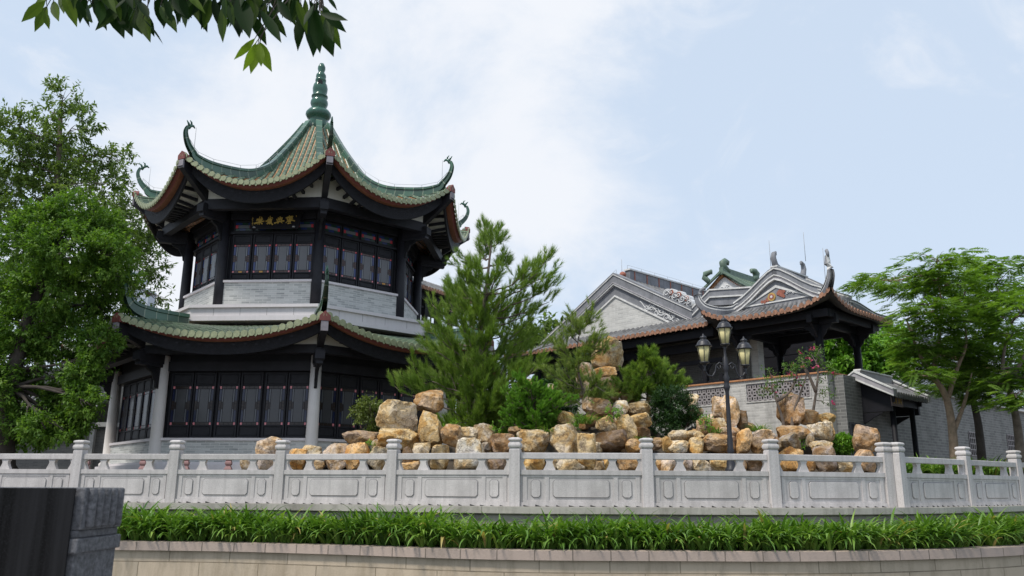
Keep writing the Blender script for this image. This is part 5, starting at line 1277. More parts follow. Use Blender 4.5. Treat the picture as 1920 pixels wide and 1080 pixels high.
# ------------------------------------------------------------------ rockery
def rock_mesh(seed, sx, sy, sz, boxy=.5, sub=4):
    rnd = random.Random(seed); bm = bmesh.new(); bmesh.ops.create_icosphere(bm, subdivisions=sub, radius=1)
    pl = []
    for ax in range(3):
        for s in (1, -1):
            n = Vector((0, 0, 0)); n[ax] = s; n += Vector((rnd.gauss(0, .2), rnd.gauss(0, .2), rnd.gauss(0, .2))); pl.append((n.normalized(), rnd.uniform(.86, 1.0)))
    for _ in range(18):
        n = Vector((rnd.gauss(0, 1), rnd.gauss(0, 1), rnd.gauss(0, 1))).normalized(); pl.append((n, rnd.uniform(.80, 1.22)))
    o = Vector((rnd.uniform(0, 99), rnd.uniform(0, 99), rnd.uniform(0, 99)))
    for v in bm.verts:
        d = v.co.normalized(); r = 1.75
        for n, h in pl:
            c = n.dot(d)
            if c > .05: r = min(r, h / c)
        p = d * r
        q = p * 1.25 + o
        f = 1 + .085 * noise.noise(q) + .07 * (round(noise.noise(q * 1.9) * 4) / 4) + .045 * (abs(noise.noise(q * 2.6)) * 2 - .6) + .014 * noise.noise(q * 7)
        p *= f
        v.co = Vector((max(-1.12, min(1.12, p.x)) * sx, p.y * sy, max(-1.12, min(1.12, p.z)) * sz))
    xs = [v.co.x for v in bm.verts]; zs = [v.co.z for v in bm.verts]; fx = 2 * sx / (max(xs) - min(xs)); fz = 2 * sz / (max(zs) - min(zs))
    cx_, cz_ = (max(xs) + min(xs)) / 2, (max(zs) + min(zs)) / 2
    for v in bm.verts: v.co = Vector(((v.co.x - cx_) * fx, v.co.y, (v.co.z - cz_) * fz))
    me = bpy.data.meshes.new('rock'); bm.to_mesh(me); bm.free()
    me.polygons.foreach_set('use_smooth', [True] * len(me.polygons)); me.set_sharp_from_angle(angle=R_(20))
    me.materials.append(M['rock']); return me
TINT = {'c': (1.12, 1.12, 1.12), 'g': (1.0, .84, .56), 'o': (.98, .70, .40), 'b': (.72, .56, .41), 'd': (.36, .28, .22), 'p': (1.0, .88, .82), 'r': (.82, .64, .52), 't': (1.0, .91, .74), 'k': (.66, .63, .61), 'v': (.70, .62, .62)}
ROCKS = [
 (480, 819, 521, 880, 'p', 'tall cream and rust rock standing alone behind the third balustrade post'), (446, 860, 473, 884, 'k', 'small mottled grey tan rock at the left end of the rockery'),
 (536, 842, 572, 882, 'o', 'low orange tan rock just right of the tall lone cream rock'), (562, 834, 604, 868, 't', 'rock with a pale golden crest right of the third balustrade post'), (576, 862, 606, 884, 'k', 'small grey brown rock tucked under the pale golden crested rock'),
 (605, 832, 660, 884, 'p', 'broad pinkish tan boulder under the flat brown slab'), (644, 831, 690, 884, 'o', 'dark orange rounded boulder against the pinkish tan boulder'), (641, 807, 707, 836, 'b', 'flat brown layered slab lying on the pinkish boulder'),
 (694, 823, 713, 852, 'k', 'narrow grey pillar stone right of the flat brown slab'), (688, 838, 727, 884, 't', 'tan boulder left of the fourth balustrade post'), (707, 803, 781, 842, 'g', 'wide flat golden slab carrying the big golden block'),
 (704, 751, 781, 810, 't', 'big golden cream block with a pale chipped face'), (775, 729, 830, 773, 'b', 'brown square block topping the tall golden stack'), (781, 770, 828, 837, 'g', 'tall upright golden block under the brown square block'),
 (769, 831, 805, 868, 't', 'tan block under the tall upright golden block'), (752, 864, 786, 884, 'o', 'low orange rock seen through the rail right of the fourth post'), (806, 836, 842, 884, 'g', 'golden boulder below the gap right of the tall golden block'), (748, 838, 773, 884, 'd', 'dark brown stone in the gap behind the fourth balustrade post'),
 (826, 795, 863, 838, 'b', 'golden brown block with a dark side right of the tall golden block'), (858, 800, 901, 828, 't', 'cream saddle shaped rock below the big pine'), (888, 794, 928, 832, 'k', 'grey brown veined rock below the big pine'), (850, 822, 907, 884, 'c', 'large cream white boulder in the front row below the big pine'),
 (903, 829, 921, 848, 'k', 'small grey stone wedged beside the large cream boulder'), (918, 813, 965, 849, 'r', 'reddish brown blocky rock left of the fifth balustrade post'), (915, 857, 955, 884, 'd', 'dark olive stone seen under the rail left of the fifth post'), (953, 799, 978, 815, 'b', 'small brown stone at the foot of the big pine'),
 (970, 805, 1030, 849, 't', 'large tan rounded boulder right of the fifth balustrade post'), (980, 855, 1022, 884, 'g', 'tan golden rock seen under the rail right of the fifth post'), (1044, 770, 1080, 799, 'g', 'golden cap stone on the tall tan tapered rock'), (1031, 795, 1086, 852, 't', 'tall tan tapered rock under the golden cap stone'),
 (1043, 858, 1096, 886, 't', 'rounded tan boulder seen under the rail below the tapered rock'), (1084, 812, 1120, 882, 'g', 'ochre upright rock beside the hanging fern'), (1110, 806, 1178, 846, 'd', 'long dark brown overhanging rock in mid rockery'), (1119, 778, 1162, 814, 't', 'square tan rock above the long dark overhanging rock'),
 (1095, 777, 1122, 800, 'd', 'small dark brown rock left of the square tan rock'), (1158, 777, 1193, 828, 'g', 'golden upright rock with bright faces right of the square tan rock'), (1150, 750, 1180, 779, 'c', 'round cream rock on the upper tier'), (1178, 750, 1222, 777, 't', 'tan double rock at the right of the upper tier'),
 (1180, 773, 1223, 804, 'g', 'golden brown wedge hanging under the tan double rock'), (1192, 800, 1220, 828, 'd', 'dark brown stone under the golden brown wedge'), (1163, 730, 1197, 754, 'b', 'brown rock under the small round pine'), (1174, 822, 1207, 850, 'o', 'orange brown low rock left of the sixth balustrade post'),
 (1110, 828, 1131, 850, 't', 'small tan stone under the long dark overhanging rock'), (1127, 856, 1152, 882, 'g', 'dark gold stone seen under the rail left of the sixth post'), (1160, 856, 1201, 884, 'b', 'brown boulder seen under the rail beside the sixth post'), (1111, 864, 1135, 884, 'k', 'grey brown stone seen under the rail below the small tan stone'), (1026, 856, 1047, 884, 't', 'small tan stone between two boulders under the rail'),
 (1108, 631, 1169, 691, 't', 'large balanced crag topping the whole rockery'), (1114, 686, 1156, 712, 'o', 'orange neck stone under the balanced crag'), (1080, 680, 1118, 728, 'p', 'pinkish rock left of the orange neck stone'), (981, 708, 1007, 742, 'p', 'pale pink rock peeping between the two pines'), (1026, 718, 1046, 734, 'c', 'small pale grey stone between the pines'),
 (1095, 742, 1150, 779, 'p', 'pinkish tan rock behind the wispy pine'), (1084, 706, 1126, 745, 'p', 'pinkish upright rock behind the wispy pine trunk'), (1124, 706, 1164, 752, 'b', 'brown rock below the orange neck stone'), (1216, 740, 1246, 764, 'k', 'grey pink rock behind the dark bushy podocarpus'),
 (1284, 737, 1311, 769, 'c', 'upright cream stone left of the first lattice panel'), (1290, 765, 1321, 786, 'k', 'grey brown stone under the upright cream stone'), (1256, 806, 1300, 829, 't', 'flat tan cap rock right of the sixth post'), (1242, 818, 1264, 850, 'g', 'golden stone at the left of the flat tan cap rock'),
 (1256, 826, 1296, 850, 'c', 'pale golden block under the flat tan cap rock'), (1296, 807, 1324, 824, 't', 'tan cap stone left of the lamp post'), (1293, 819, 1323, 852, 'g', 'golden upright stone under the tan cap stone'), (1308, 782, 1339, 815, 'r', 'reddish brown faceted rock left of the lamp post'),
 (1334, 783, 1363, 816, 't', 'tan block just left of the lamp post pole'), (1340, 742, 1366, 786, 'p', 'tall pinkish stone left of the lamp post pole'), (1357, 740, 1390, 804, 'p', 'tall cream and pink stone behind the lamp post pole'), (1383, 769, 1406, 806, 'd', 'dark brown stone right of the lamp post pole'),
 (1320, 813, 1388, 848, 'b', 'wide brown boulder behind the lamp post pole'), (1349, 800, 1390, 820, 'r', 'thin reddish slab behind the lamp post pole'), (1384, 803, 1413, 850, 'o', 'orange brown upright rock right of the lamp post'), (1219, 820, 1247, 843, 'b', 'flat brown stone just right of the sixth post'),
 (1414, 805, 1458, 834, 'p', 'pinkish tan rock left of the arched opening'), (1410, 819, 1440, 852, 'b', 'golden brown rock left of the seventh post'), (1226, 858, 1243, 886, 'o', 'orange stone seen under the rail right of the sixth post'), (1240, 858, 1268, 886, 'p', 'grey pink stone seen under the rail second from the sixth post'),
 (1276, 855, 1301, 886, 'v', 'purple brown stone seen under the rail left of the lamp post'), (1297, 858, 1335, 886, 'c', 'cream tan boulder seen under the rail left of the lamp base'), (1334, 856, 1372, 884, 'g', 'golden boulder seen under the rail beside the lamp base'), (1378, 856, 1402, 884, 'r', 'reddish stone seen under the rail right of the lamp base'), (1401, 856, 1441, 884, 'd', 'dark brown boulder seen under the rail left of the seventh post'),
 (1467, 732, 1507, 800, 'r', 'tall reddish brown standing stone before the large lattice panel'), (1504, 767, 1538, 797, 'b', 'brown rock right of the tall reddish standing stone'), (1538, 773, 1571, 792, 'g', 'flat golden cap stone at the terrace wall corner'), (1543, 788, 1568, 826, 'g', 'ochre pillar stone under the flat golden cap'),
 (1521, 791, 1563, 828, 'c', 'round cream and grey boulder in front of the ochre pillar'), (1460, 797, 1517, 828, 'b', 'wide brown trough shaped rock under the standing stone'), (1465, 812, 1504, 846, 'k', 'grey tan rounded boulder right of the seventh post'), (1525, 825, 1566, 850, 't', 'tan slab under the round cream and grey boulder'),
 (1530, 836, 1573, 886, 'v', 'purple grey rounded boulder in front of the tan slab'), (1466, 838, 1509, 886, 'o', 'tan orange rock behind the rail right of the seventh post'), (1516, 812, 1529, 838, 'k', 'small grey stone between the bougainvillea trunk and the tan slab'), (1603, 797, 1652, 848, 'r', 'big reddish rock with a white streak in front of the barred door'),
 (1606, 843, 1645, 884, 'r', 'reddish base stone under the big reddish rock'), (1573, 858, 1608, 886, 't', 'tan stone seen under the rail below the round lime shrub'), (1507, 858, 1534, 886, 'b', 'brown stone seen under the rail below the bougainvillea'), (1614, 862, 1632, 886, 'k', 'small grey tan stone at the foot of the reddish base stone'),
]
for i, (x0, y0, x1, y1, tn, lab) in enumerate(ROCKS):
    Y = 18.7 + max(0, 880 - y1) * .021 + (i % 3) * .05
    if x0 < 700: Y += .5
    c = at((x0 + x1) / 2, (y0 + y1) / 2, Y); k = mpp(c); sx, sz = (x1 - x0) * k / 2 * 1.06, (y1 - y0) * k / 2 * 1.06
    me = rock_mesh(i * 13 + 5, sx, max(.16, (sx + sz) * .47), sz, sub=4 if (x1 - x0) > 24 else 3)
    o = bpy.data.objects.new('garden_rock', me); COL.objects.link(o); o.location = (c.x, Y + max(.16, (sx + sz) * .3), c.z)
    o.rotation_euler = (0, random.Random(i).uniform(-.05, .05), 0); f = random.Random(i + 50).uniform(.72, .98); o.color = (*[min(1.2, q * f) for q in TINT[tn]], 1)
    tag(o, lab, 'rock', 'ochre rocks of the rockery')
rr_ = random.Random(77); fill = [rock_mesh(900 + i, .16, .14, .13, sub=3) for i in range(6)]
for i in range(44):
    x0, y0, x1, y1, tn, _ = rr_.choice(ROCKS); px = rr_.choice((x0, x1)) + rr_.uniform(-5, 5); py = y1 - rr_.uniform(0, 8); Y = 19.05 + max(0, 880 - py) * .021
    if py > 872 or px < 690: continue
    c = at(px, py, Y); o = bpy.data.objects.new('filler_stone', fill[i % 6]); COL.objects.link(o); o.location = (c.x, Y + .12, c.z); s_ = rr_.uniform(.6, 1.15); o.scale = (s_, s_, s_ * rr_.uniform(.6, 1)); o.rotation_euler = (rr_.uniform(-.3, .3), rr_.uniform(-.3, .3), rr_.uniform(0, 6))
    o.color = (*TINT[rr_.choice('tgbdpk')], 1); tag(o, 'small filler stone wedged into a gap between the larger rockery boulders', 'stone', 'filler stones of the rockery')
# packed earth the rocks are bedded in
prof_ = [(430, 905), (560, 880), (640, 850), (700, 835), (760, 815), (830, 825), (900, 822), (960, 825), (1020, 818), (1060, 800), (1100, 765), (1140, 715), (1180, 750), (1220, 785), (1260, 820), (1300, 790), (1340, 788), (1380, 788), (1410, 825), (1450, 850), (1480, 812), (1530, 800), (1570, 830), (1610, 885), (1660, 905)]
def prof_y(px):
    for (a, ya), (b, yb) in zip(prof_[:-1], prof_[1:]):
        if px <= b: return ya + (yb - ya) * (px - a) / (b - a)
    return prof_[-1][1]
def mound(u, v):
    px = 430 + 1230 * u; top = prof_y(px) + 10; Yt = 19.6 + max(0, 880 - top) * .021; zt = max(.25, at(px, top, Yt).z)
    if v < .6: Y = 19.25 + (Yt - 19.25) * (v / .6); z = .2 + (zt - .2) * (v / .6) ** .8
    else: Y = Yt + (v - .6) * 6; z = zt - (zt - .2) * ((v - .6) / .4) ** 2
    p = at(px, 900, Y); return Vector((p.x, Y, z + .05 * noise.noise(Vector((p.x * 2, Y * 2, 0)))))
mb = MB(); mb.grid(mound, 120, 16); mb.M = None
tag(mb.build('rockery_mound', M['soil']), kind='structure')
# ------------------------------------------------------------------ trees and plants
def gather(parts):
    V = []; Q = []; T = []; tq = []; tt = []; b = 0
    for v, q, t, a, c in parts:
        V.append(v); Q.append(q + b); T.append(np.asarray(t, int).reshape(-1, 3) + b); tq.append(a); tt.append(c); b += len(v)
    return np.concatenate(V), np.concatenate(Q), np.concatenate(T), np.concatenate(tq), np.concatenate(tt)
def rand_dirs(n, rng): return unit(rng.normal(size=(n, 3)))
def lump(px, py, rx, ry, Y, depth=.9):
    c = at(px, py, Y); k = mpp(c); return (np.array(c), rx * k, ry * k, (rx + ry) * .5 * k * depth)
def crown_points(lumps, dens, rng, thr=-.12, fr=1.6, hollow=.45):
    P = []; D = []
    for c, rx, rz, ry in lumps:
        n = int(dens * (rx * rz + rx * ry + ry * rz)); d = rand_dirs(n, rng); r = (hollow ** 3 + (1.08 - hollow ** 3) * rng.random(n)) ** (1 / 3)
        p = c + d * r[:, None] * np.array([rx, ry, rz])
        for a, b in zip(p, d):
            if noise.noise(Vector(a) * fr) > thr: P.append(a); D.append(b)
    return np.array(P), np.array(D)
def sprigs(P, D, rng, nl, twig, L, Wd, down=.3, tone0=.5, spread=.9, kind='leaf', up=.35):
    n = len(P); out = unit(D + rng.normal(0, .45, (n, 3)) + np.array([0, 0, up]))
    k = np.repeat(np.arange(n), nl); m = len(k); f = np.tile(np.linspace(.15, 1, nl), n) + rng.normal(0, .06, m)
    tl = twig * rng.uniform(.6, 1.3, n)
    base = P[k] + out[k] * (f * tl[k])[:, None] + rng.normal(0, .02, (m, 3))
    ax = unit(out[k] * .55 + rng.normal(0, spread * .6, (m, 3)) + np.array([0, 0, -down]))
    nn = unit(np.array([0, 0, 1.]) + rng.normal(0, .45, (m, 3)) + D[k] * .3)
    Ls = L * rng.uniform(.65, 1.2, m); tn = np.clip(tone0 + rng.normal(0, .14, n)[k] + rng.normal(0, .10, m), 0, 1)
    fn = leaves if kind == 'leaf' else simple_leaves
    return fn(base, ax, nn, Ls, Ls * Wd, tn)
def limb_mesh(mb, a, b, r0, r1, sag=0, seg=6, rng=None, wob=.05, n=7):
    a, b = Vector(a), Vector(b); pts = []; L = (b - a).length
    for i in range(seg + 1):
        t = i / seg; p = a.lerp(b, t); p += Vector((0, 0, sag * L * math.sin(math.pi * t)))
        if rng is not None and 0 < i < seg: p += Vector(rng.normal(0, wob * L / seg, 3))
        pts.append(p)
    mb.tube(pts, [r0 + (r1 - r0) * (i / seg) ** .8 for i in range(seg + 1)], n, 0)
    return pts
def broadleaf(name, label, trunk_px, Y, lumps_px, dens, leafmat, barkmat, L, Wd, nl, twig, r0, rng, kind='leaf', thr=-.12, hollow=.45, down=.3, fork=.45, cat='tree', group=None, depth=.9, up=.35):
    base = at(trunk_px[0][0], trunk_px[0][1], Y); base.z = .3; root = thing(name, label, cat, base, group)
    T = [base] + [at(x, y, Y) for x, y in trunk_px[1:]]
    mb = MB(); T = smooth_line(T, 5) if len(T) > 2 else T; rr = [r0 * (1 - .62 * i / (len(T) - 1)) for i in range(len(T))]; rr[0] *= 1.35; mb.tube(T, rr, 12, 0)
    lumps = [lump(l[0], l[1], l[2], l[3], Y + (l[4] if len(l) > 4 else rng.uniform(-1, 1) * depth), depth=1.0) for l in lumps_px]
    for c, rx, rz, ry in lumps:
        best = min(T[int(len(T) * fork):], key=lambda q: (Vector(c) - q).length + max(0, q.z - c[2]) * 1.5)
        pts = limb_mesh(mb, best, c, r0 * .22, r0 * .05, .06, 6, rng)
        for _ in range(5):
            d = rand_dirs(1, rng)[0]; e = c + d * np.array([rx, ry, rz]) * .85; limb_mesh(mb, pts[rng.integers(3, 6)], e, r0 * .08, r0 * .025, .03, 4, rng, n=5)
    mb.build('trunk', barkmat, root)
    P, D = crown_points(lumps, dens, rng, thr, hollow=hollow)
    np_mesh('crown', *sprigs(P, D, rng, nl, twig, L, Wd, down, kind=kind, up=up), leafmat, root)
    return root
rng = np.random.default_rng(11)
broadleaf('broadleaf_tree', 'tall dull green tree with loose airy top behind the bright green tree at left', [(70, 870), (75, 640), (95, 460), (108, 330), (114, 215)], 40,
    [(118, 182, 26, 20), (145, 205, 18, 14), (92, 212, 26, 22), (140, 235, 38, 26), (60, 250, 30, 26), (88, 268, 34, 26), (12, 235, 26, 34), (22, 300, 44, 44), (100, 315, 62, 45), (178, 305, 34, 26), (228, 293, 22, 12), (150, 350, 60, 40), (60, 375, 70, 50), (205, 345, 32, 22), (228, 405, 40, 34), (268, 452, 34, 28), (288, 495, 28, 22), (240, 480, 50, 50), (272, 545, 30, 26), (308, 566, 18, 8), (235, 430, 50, 44), (20, 440, 60, 60), (262, 590, 22, 20), (-30, 350, 50, 60), (180, 560, 60, 60), (60, 560, 70, 70)],
    50, M['leaf_dull'], M['bark'], .27, .38, 14, .62, .26, rng, kind='simple', thr=-.01, hollow=.2, depth=1.5)
broadleaf('broadleaf_tree', 'bright green bushy tree with dense fine leaves at the left edge', [(8, 880), (12, 780), (40, 640), (90, 500)], 23.5,
    [(140, 402, 50, 34), (95, 425, 55, 36), (185, 428, 40, 30), (45, 455, 50, 40), (125, 470, 70, 44), (205, 480, 42, 36), (225, 520, 30, 26), (20, 540, 50, 50), (95, 545, 60, 44), (170, 540, 48, 38), (210, 580, 34, 30), (50, 620, 60, 46), (125, 630, 58, 40), (185, 640, 36, 30), (20, 690, 44, 46), (90, 700, 56, 38), (150, 690, 34, 30), (55, 755, 50, 36), (115, 765, 46, 30), (150, 745, 22, 24), (85, 805, 44, 22), (25, 800, 44, 26), (138, 785, 36, 22), (172, 705, 26, 26), (50, 825, 40, 14), (120, 810, 30, 12), (165, 755, 20, 18), (-30, 600, 50, 80), (-20, 740, 40, 60)],
    370, M['leaf_bright'], M['bark_dark'], .125, .42, 12, .26, .32, rng, kind='simple', thr=-.14, hollow=.55, depth=.9)
# background greenery behind the open pavilion and between the halls
broadleaf('background_tree', 'light green broadleaf tree seen between the columns of the open pavilion', [(1600, 880), (1600, 780)], 36.5, [(1545, 650, 26, 34), (1580, 645, 34, 34), (1625, 655, 36, 40), (1560, 690, 40, 30), (1610, 700, 50, 34), (1660, 690, 40, 40), (1670, 650, 30, 34)], 130, M['leaf_ball'], M['bark'], .26, .5, 9, .4, .3, rng, kind='simple')
broadleaf('background_tree', 'olive and russet tree top behind the big pine at right', [(1030, 880), (1030, 720)], 40, [(1020, 625, 40, 26), (1060, 640, 34, 26), (985, 650, 40, 30), (1015, 680, 60, 40), (1065, 690, 40, 40)], 50, M['leaf_dull'], M['bark'], .36, .45, 8, .4, .25, rng, kind='simple')
broadleaf('background_tree', 'dark low tree mass behind the big pine and the rockery', [(1010, 880), (1010, 800)], 33, [(950, 760, 40, 40), (1000, 770, 50, 50), (1060, 760, 50, 50), (980, 820, 60, 40), (1050, 825, 60, 40), (1110, 780, 40, 60), (1100, 700, 40, 30), (925, 800, 30, 50)], 75, M['leaf_yew'], M['bark_dark'], .30, .4, 9, .4, .2, rng, kind='simple')
# feathery trees
def fronds(P, D, rng, L, npin, tone0=.5):
    """flat pinnate sprays: axis leans outward, leaflets as narrow paired strips that droop"""
    n = len(P); hd = D * np.array([1, 1, .15]); ax = unit(hd + rng.normal(0, .55, (n, 3)) * np.array([1, 1, .35]) + np.array([0, 0, .05])); nn = unit(np.array([0, 0, 1.]) + rng.normal(0, .22, (n, 3)))
    s = unit(np.cross(ax, nn)); nn = np.cross(s, ax); Ls = L * rng.uniform(.7, 1.25, n)
    k = np.repeat(np.arange(n), npin * 2); f = np.tile(np.repeat(np.linspace(.12, 1, npin), 2), n); sd = np.tile(np.array([1., -1.]), n * npin)
    base = P[k] + ax[k] * (f * Ls[k])[:, None] - nn[k] * (f ** 2 * Ls[k] * .22)[:, None]
    d = unit(s[k] * sd[:, None] * 1.0 + ax[k] * .55 - nn[k] * .18 + rng.normal(0, .08, (len(k), 3)))
    ll = Ls[k] * .34 * (1 - .55 * np.abs(f - .45) * 1.4); tn = np.clip(tone0 + rng.normal(0, .16, n)[k] + rng.normal(0, .06, len(k)), 0, 1)
    return simple_leaves(base, d, nn[k] + rng.normal(0, .15, (len(k), 3)), ll, ll * .30, tn, .12)
def feathery(label, trunks, lumps_px, Y, rng, r0=.17, bark='bark', dens=52):
    base = at(trunks[0][0][0], 880, Y); base.z = .3; root = thing('feathery_tree', label, 'tree', base, 'feathery trees by the garden wall')
    mb = MB(); tips = []
    for tr in trunks:
        T = [at(x, y, Y) for x, y in tr]; 
        if tr is trunks[0]: T[0].z = .3
        T = smooth_line(T, 5); mb.tube(T, [r0 * (1 - .86 * i / len(T)) * (1 if tr is trunks[0] else .55) for i in range(len(T))], 10, 0); tips += T[len(T) // 2:]
    parts_P, parts_D = [], []
    for l in lumps_px:
        c, rx, rz, ry = lump(l[0], l[1], l[2], l[3], Y + (l[4] if len(l) > 4 else rng.uniform(-1.6, 1.6)), 1.6)
        best = min(tips, key=lambda q: (Vector(c) - q).length + max(0, q.z - c[2]) * 2)
        pts = limb_mesh(mb, best, c - np.array([0, 0, rz * .4]), r0 * .30, r0 * .08, .05, 7, rng, .12)
        for _ in range(7):
            a = rng.uniform(0, 6.28); e = c + np.array([rx * math.cos(a) * .8, ry * math.sin(a) * .8, rng.normal(0, .3) * rz]); limb_mesh(mb, pts[rng.integers(4, 8)], e, r0 * .09, r0 * .025, .05, 4, rng, n=5)
        n = int(dens * rx * ry * 3.2) + 14; a = rng.uniform(0, 6.28, n); r = np.sqrt(rng.random(n)) * 1.05
        lay = np.round(rng.uniform(-1, 1, n) * 1.4) / 1.4 * .75
        p = c + np.stack([rx * r * np.cos(a), ry * r * np.sin(a), rz * (lay + rng.normal(0, .13, n)) - .25 * rz * r ** 2], 1)
        keep = np.array([noise.noise(Vector(q) * 1.3) > -.20 for q in p]); parts_P.append(p[keep]); parts_D.append(np.stack([np.cos(a), np.sin(a), np.zeros(n)], 1)[keep])
    mb.build('trunk', M[bark], root)
    np_mesh('crown', *fronds(np.concatenate(parts_P), np.concatenate(parts_D), rng, .37, 12), M['leaf_feather'], root)
feathery('feathery leaved tree with tan forked trunk beside the gate canopy', [[(1790, 880), (1785, 800), (1772, 740), (1745, 700), (1722, 660), (1700, 600)], [(1778, 745), (1795, 690), (1812, 640), (1800, 560)], [(1748, 700), (1760, 640), (1765, 580), (1760, 530)], [(1788, 810), (1810, 750), (1822, 700)]],
    [(1760, 482, 46, 16), (1715, 505, 50, 18), (1655, 520, 36, 14), (1705, 533, 54, 18), (1632, 534, 38, 12, 5.5), (1770, 530, 60, 20), (1740, 570, 60, 20), (1722, 568, 36, 14), (1730, 612, 46, 18), (1780, 600, 60, 24), (1718, 652, 34, 14), (1742, 650, 52, 20), (1722, 682, 38, 12), (1760, 705, 40, 14), (1730, 700, 40, 12, -1.0), (1738, 580, 48, 16), (1790, 655, 44, 24)], 22.0, rng, .125, 'bark_tan', 92)
feathery('feathery leaved tree with dark single trunk second from the right edge', [[(1842, 880), (1835, 800), (1822, 740), (1812, 690), (1830, 620)], [(1822, 740), (1850, 680), (1870, 610)], [(1815, 700), (1800, 640), (1790, 590)]],
    [(1830, 505, 50, 18), (1875, 500, 44, 16), (1850, 545, 60, 20), (1905, 540, 44, 18), (1810, 580, 50, 20), (1870, 590, 56, 22), (1830, 630, 56, 22), (1790, 690, 40, 18), (1850, 690, 56, 22), (1810, 730, 30, 12), (1890, 650, 50, 24), (1800, 500, 44, 16), (1860, 570, 50, 20), (1830, 660, 50, 20), (1880, 720, 44, 16), (1815, 722, 50, 14), (1860, 745, 44, 11), (1770, 725, 34, 9, 1.2), (1780, 655, 44, 16)], 24.5, rng, .135, 'bark_dark', 92)
feathery('feathery leaved tree with slim trunk cut by the right edge', [[(1914, 880), (1908, 800), (1896, 745), (1880, 690), (1890, 620)], [(1890, 720), (1925, 660), (1945, 600)]],
    [(1925, 570, 50, 20), (1960, 540, 50, 20), (1900, 620, 44, 20), (1945, 640, 56, 24), (1880, 680, 50, 20), (1930, 700, 50, 20), (1870, 715, 40, 14), (1905, 740, 40, 14), (1880, 755, 30, 10), (1915, 705, 50, 18), (1945, 750, 40, 14), (1975, 690, 50, 30)], 21.5, rng, .125, 'bark', 92)
# strap-leaved plants behind the right-hand balustrade
cs = []
for i in range(330):
    px, Y = rng.uniform(1690, 1960), rng.uniform(19.6, 21.6); p = at(px, 880, Y + (px - 1690) * .008); cs.append((p.x, p.y, .25))
tag(np_mesh('lily_bed', *strap_leaves(cs, (8, 13), .45, .85, .05, rng), M['strap']), kind='stuff')
# pines
def shoots_of(path, start, step, rng, L, lift, spread):
    """needle-bearing shoots along a branch path -> list of (base, dir, length)"""
    S = []; n = len(path)
    for i in range(int(n * start), n):
        p = np.array(path[i]); d = np.array((path[min(i + 1, n - 1)] - path[max(i - 1, 0)]).normalized())
        for _ in range(step):
            dd = d * .7 + rng.normal(0, spread, 3) + np.array([0, 0, lift]); S.append((p + rng.normal(0, .05, 3), dd / np.linalg.norm(dd), L * rng.uniform(.6, 1.2)))
    d = np.array((path[-1] - path[-2]).normalized()) + np.array([0, 0, lift]); S.append((np.array(path[-1]), d / np.linalg.norm(d), L * 1.2))
    return S
def needle_mesh(S, rng, per, nl, nw, ang=.75, tone0=.5, droop=.1):
    B = np.array([s[0] for s in S]); D = np.array([s[1] for s in S]); L = np.array([s[2] for s in S]); n = len(S)
    k = np.repeat(np.arange(n), per); m = len(k); f = rng.random(m) ** .75
    base = B[k] + D[k] * (f * L[k])[:, None]
    r = rng.normal(size=(m, 3)); r = unit(r - D[k] * (r * D[k]).sum(1)[:, None])
    an = ang * rng.uniform(.5, 1.2, m) * (1 - .45 * f); ax = D[k] * np.cos(an)[:, None] + r * np.sin(an)[:, None] + np.array([0, 0, -droop])
    ll = nl * rng.uniform(.7, 1.15, m); tn = np.clip(tone0 + rng.normal(0, .13, n)[k] + .18 * (f - .5) + rng.normal(0, .08, m), 0, 1)
    ax = unit(ax); s = unit(np.cross(ax, rng.normal(size=(m, 3)))) * nw / 2
    V = np.stack([base - s, base + s, base + ax * ll[:, None]], 1).reshape(-1, 3)
    return V, np.zeros((0, 4), int), (np.arange(m) * 3)[:, None] + np.array([[0, 1, 2]]), np.zeros(0), tn
def pine(name, label, trunk_px, Y, tips, rng, mat, bark, r0, sh=.42, per=60, nl=.20, nw=.012, lift=.55, stepn=2, spread=.45, depth=1.6, start=.30, sub=3, base_z=.3, droop=.08, ang=.75, drop=.25, cat='tree', subl=1.0):
    b = at(*trunk_px[0], Y); b.z = min(b.z, base_z) if base_z is not None else b.z
    root = thing(name, label, cat, b)
    T = smooth_line([b] + [at(x, y, Y) for x, y in trunk_px[1:]], 8); mb = MB(); mb.tube(T, [r0 * (1 - .85 * i / (len(T) - 1)) for i in range(len(T))], 10, 0)
    S = shoots_of(T, .90, 3, rng, sh, lift, spread)
    for t in tips:
        Yt = Y + (t[2] if len(t) > 2 else rng.uniform(-1, 1) * depth); e = at(t[0], t[1], Yt)
        horiz = math.hypot(e.x - T[0].x, e.y - T[0].y); zt = e.z - horiz * drop - .1
        best = min(T, key=lambda q: abs(q.z - zt) + .25 * math.hypot(q.x - e.x, q.y - e.y))
        path = limb_mesh(mb, best, e, max(.014, r0 * .26), .010, -.05, 9, rng, .10, 6); S += shoots_of(path, start, stepn, rng, sh, lift, spread)
        for _ in range(sub):
            i = rng.integers(3, 8); d = rng.normal(0, .5, 3); q = path[i] + ((e - best).normalized() * rng.uniform(.25, .6) + Vector(d) * .45 + Vector((0, 0, .22))) * subl; sp = limb_mesh(mb, path[i], q, .012, .007, 0, 4, rng, .1, 5); S += shoots_of(sp, .3, stepn, rng, sh * .9, lift, spread)
    mb.build('trunk', M[bark], root)
    np_mesh('crown', *needle_mesh(S, rng, per, nl, nw, ang, droop=droop), M[mat], root)
rng = np.random.default_rng(21)
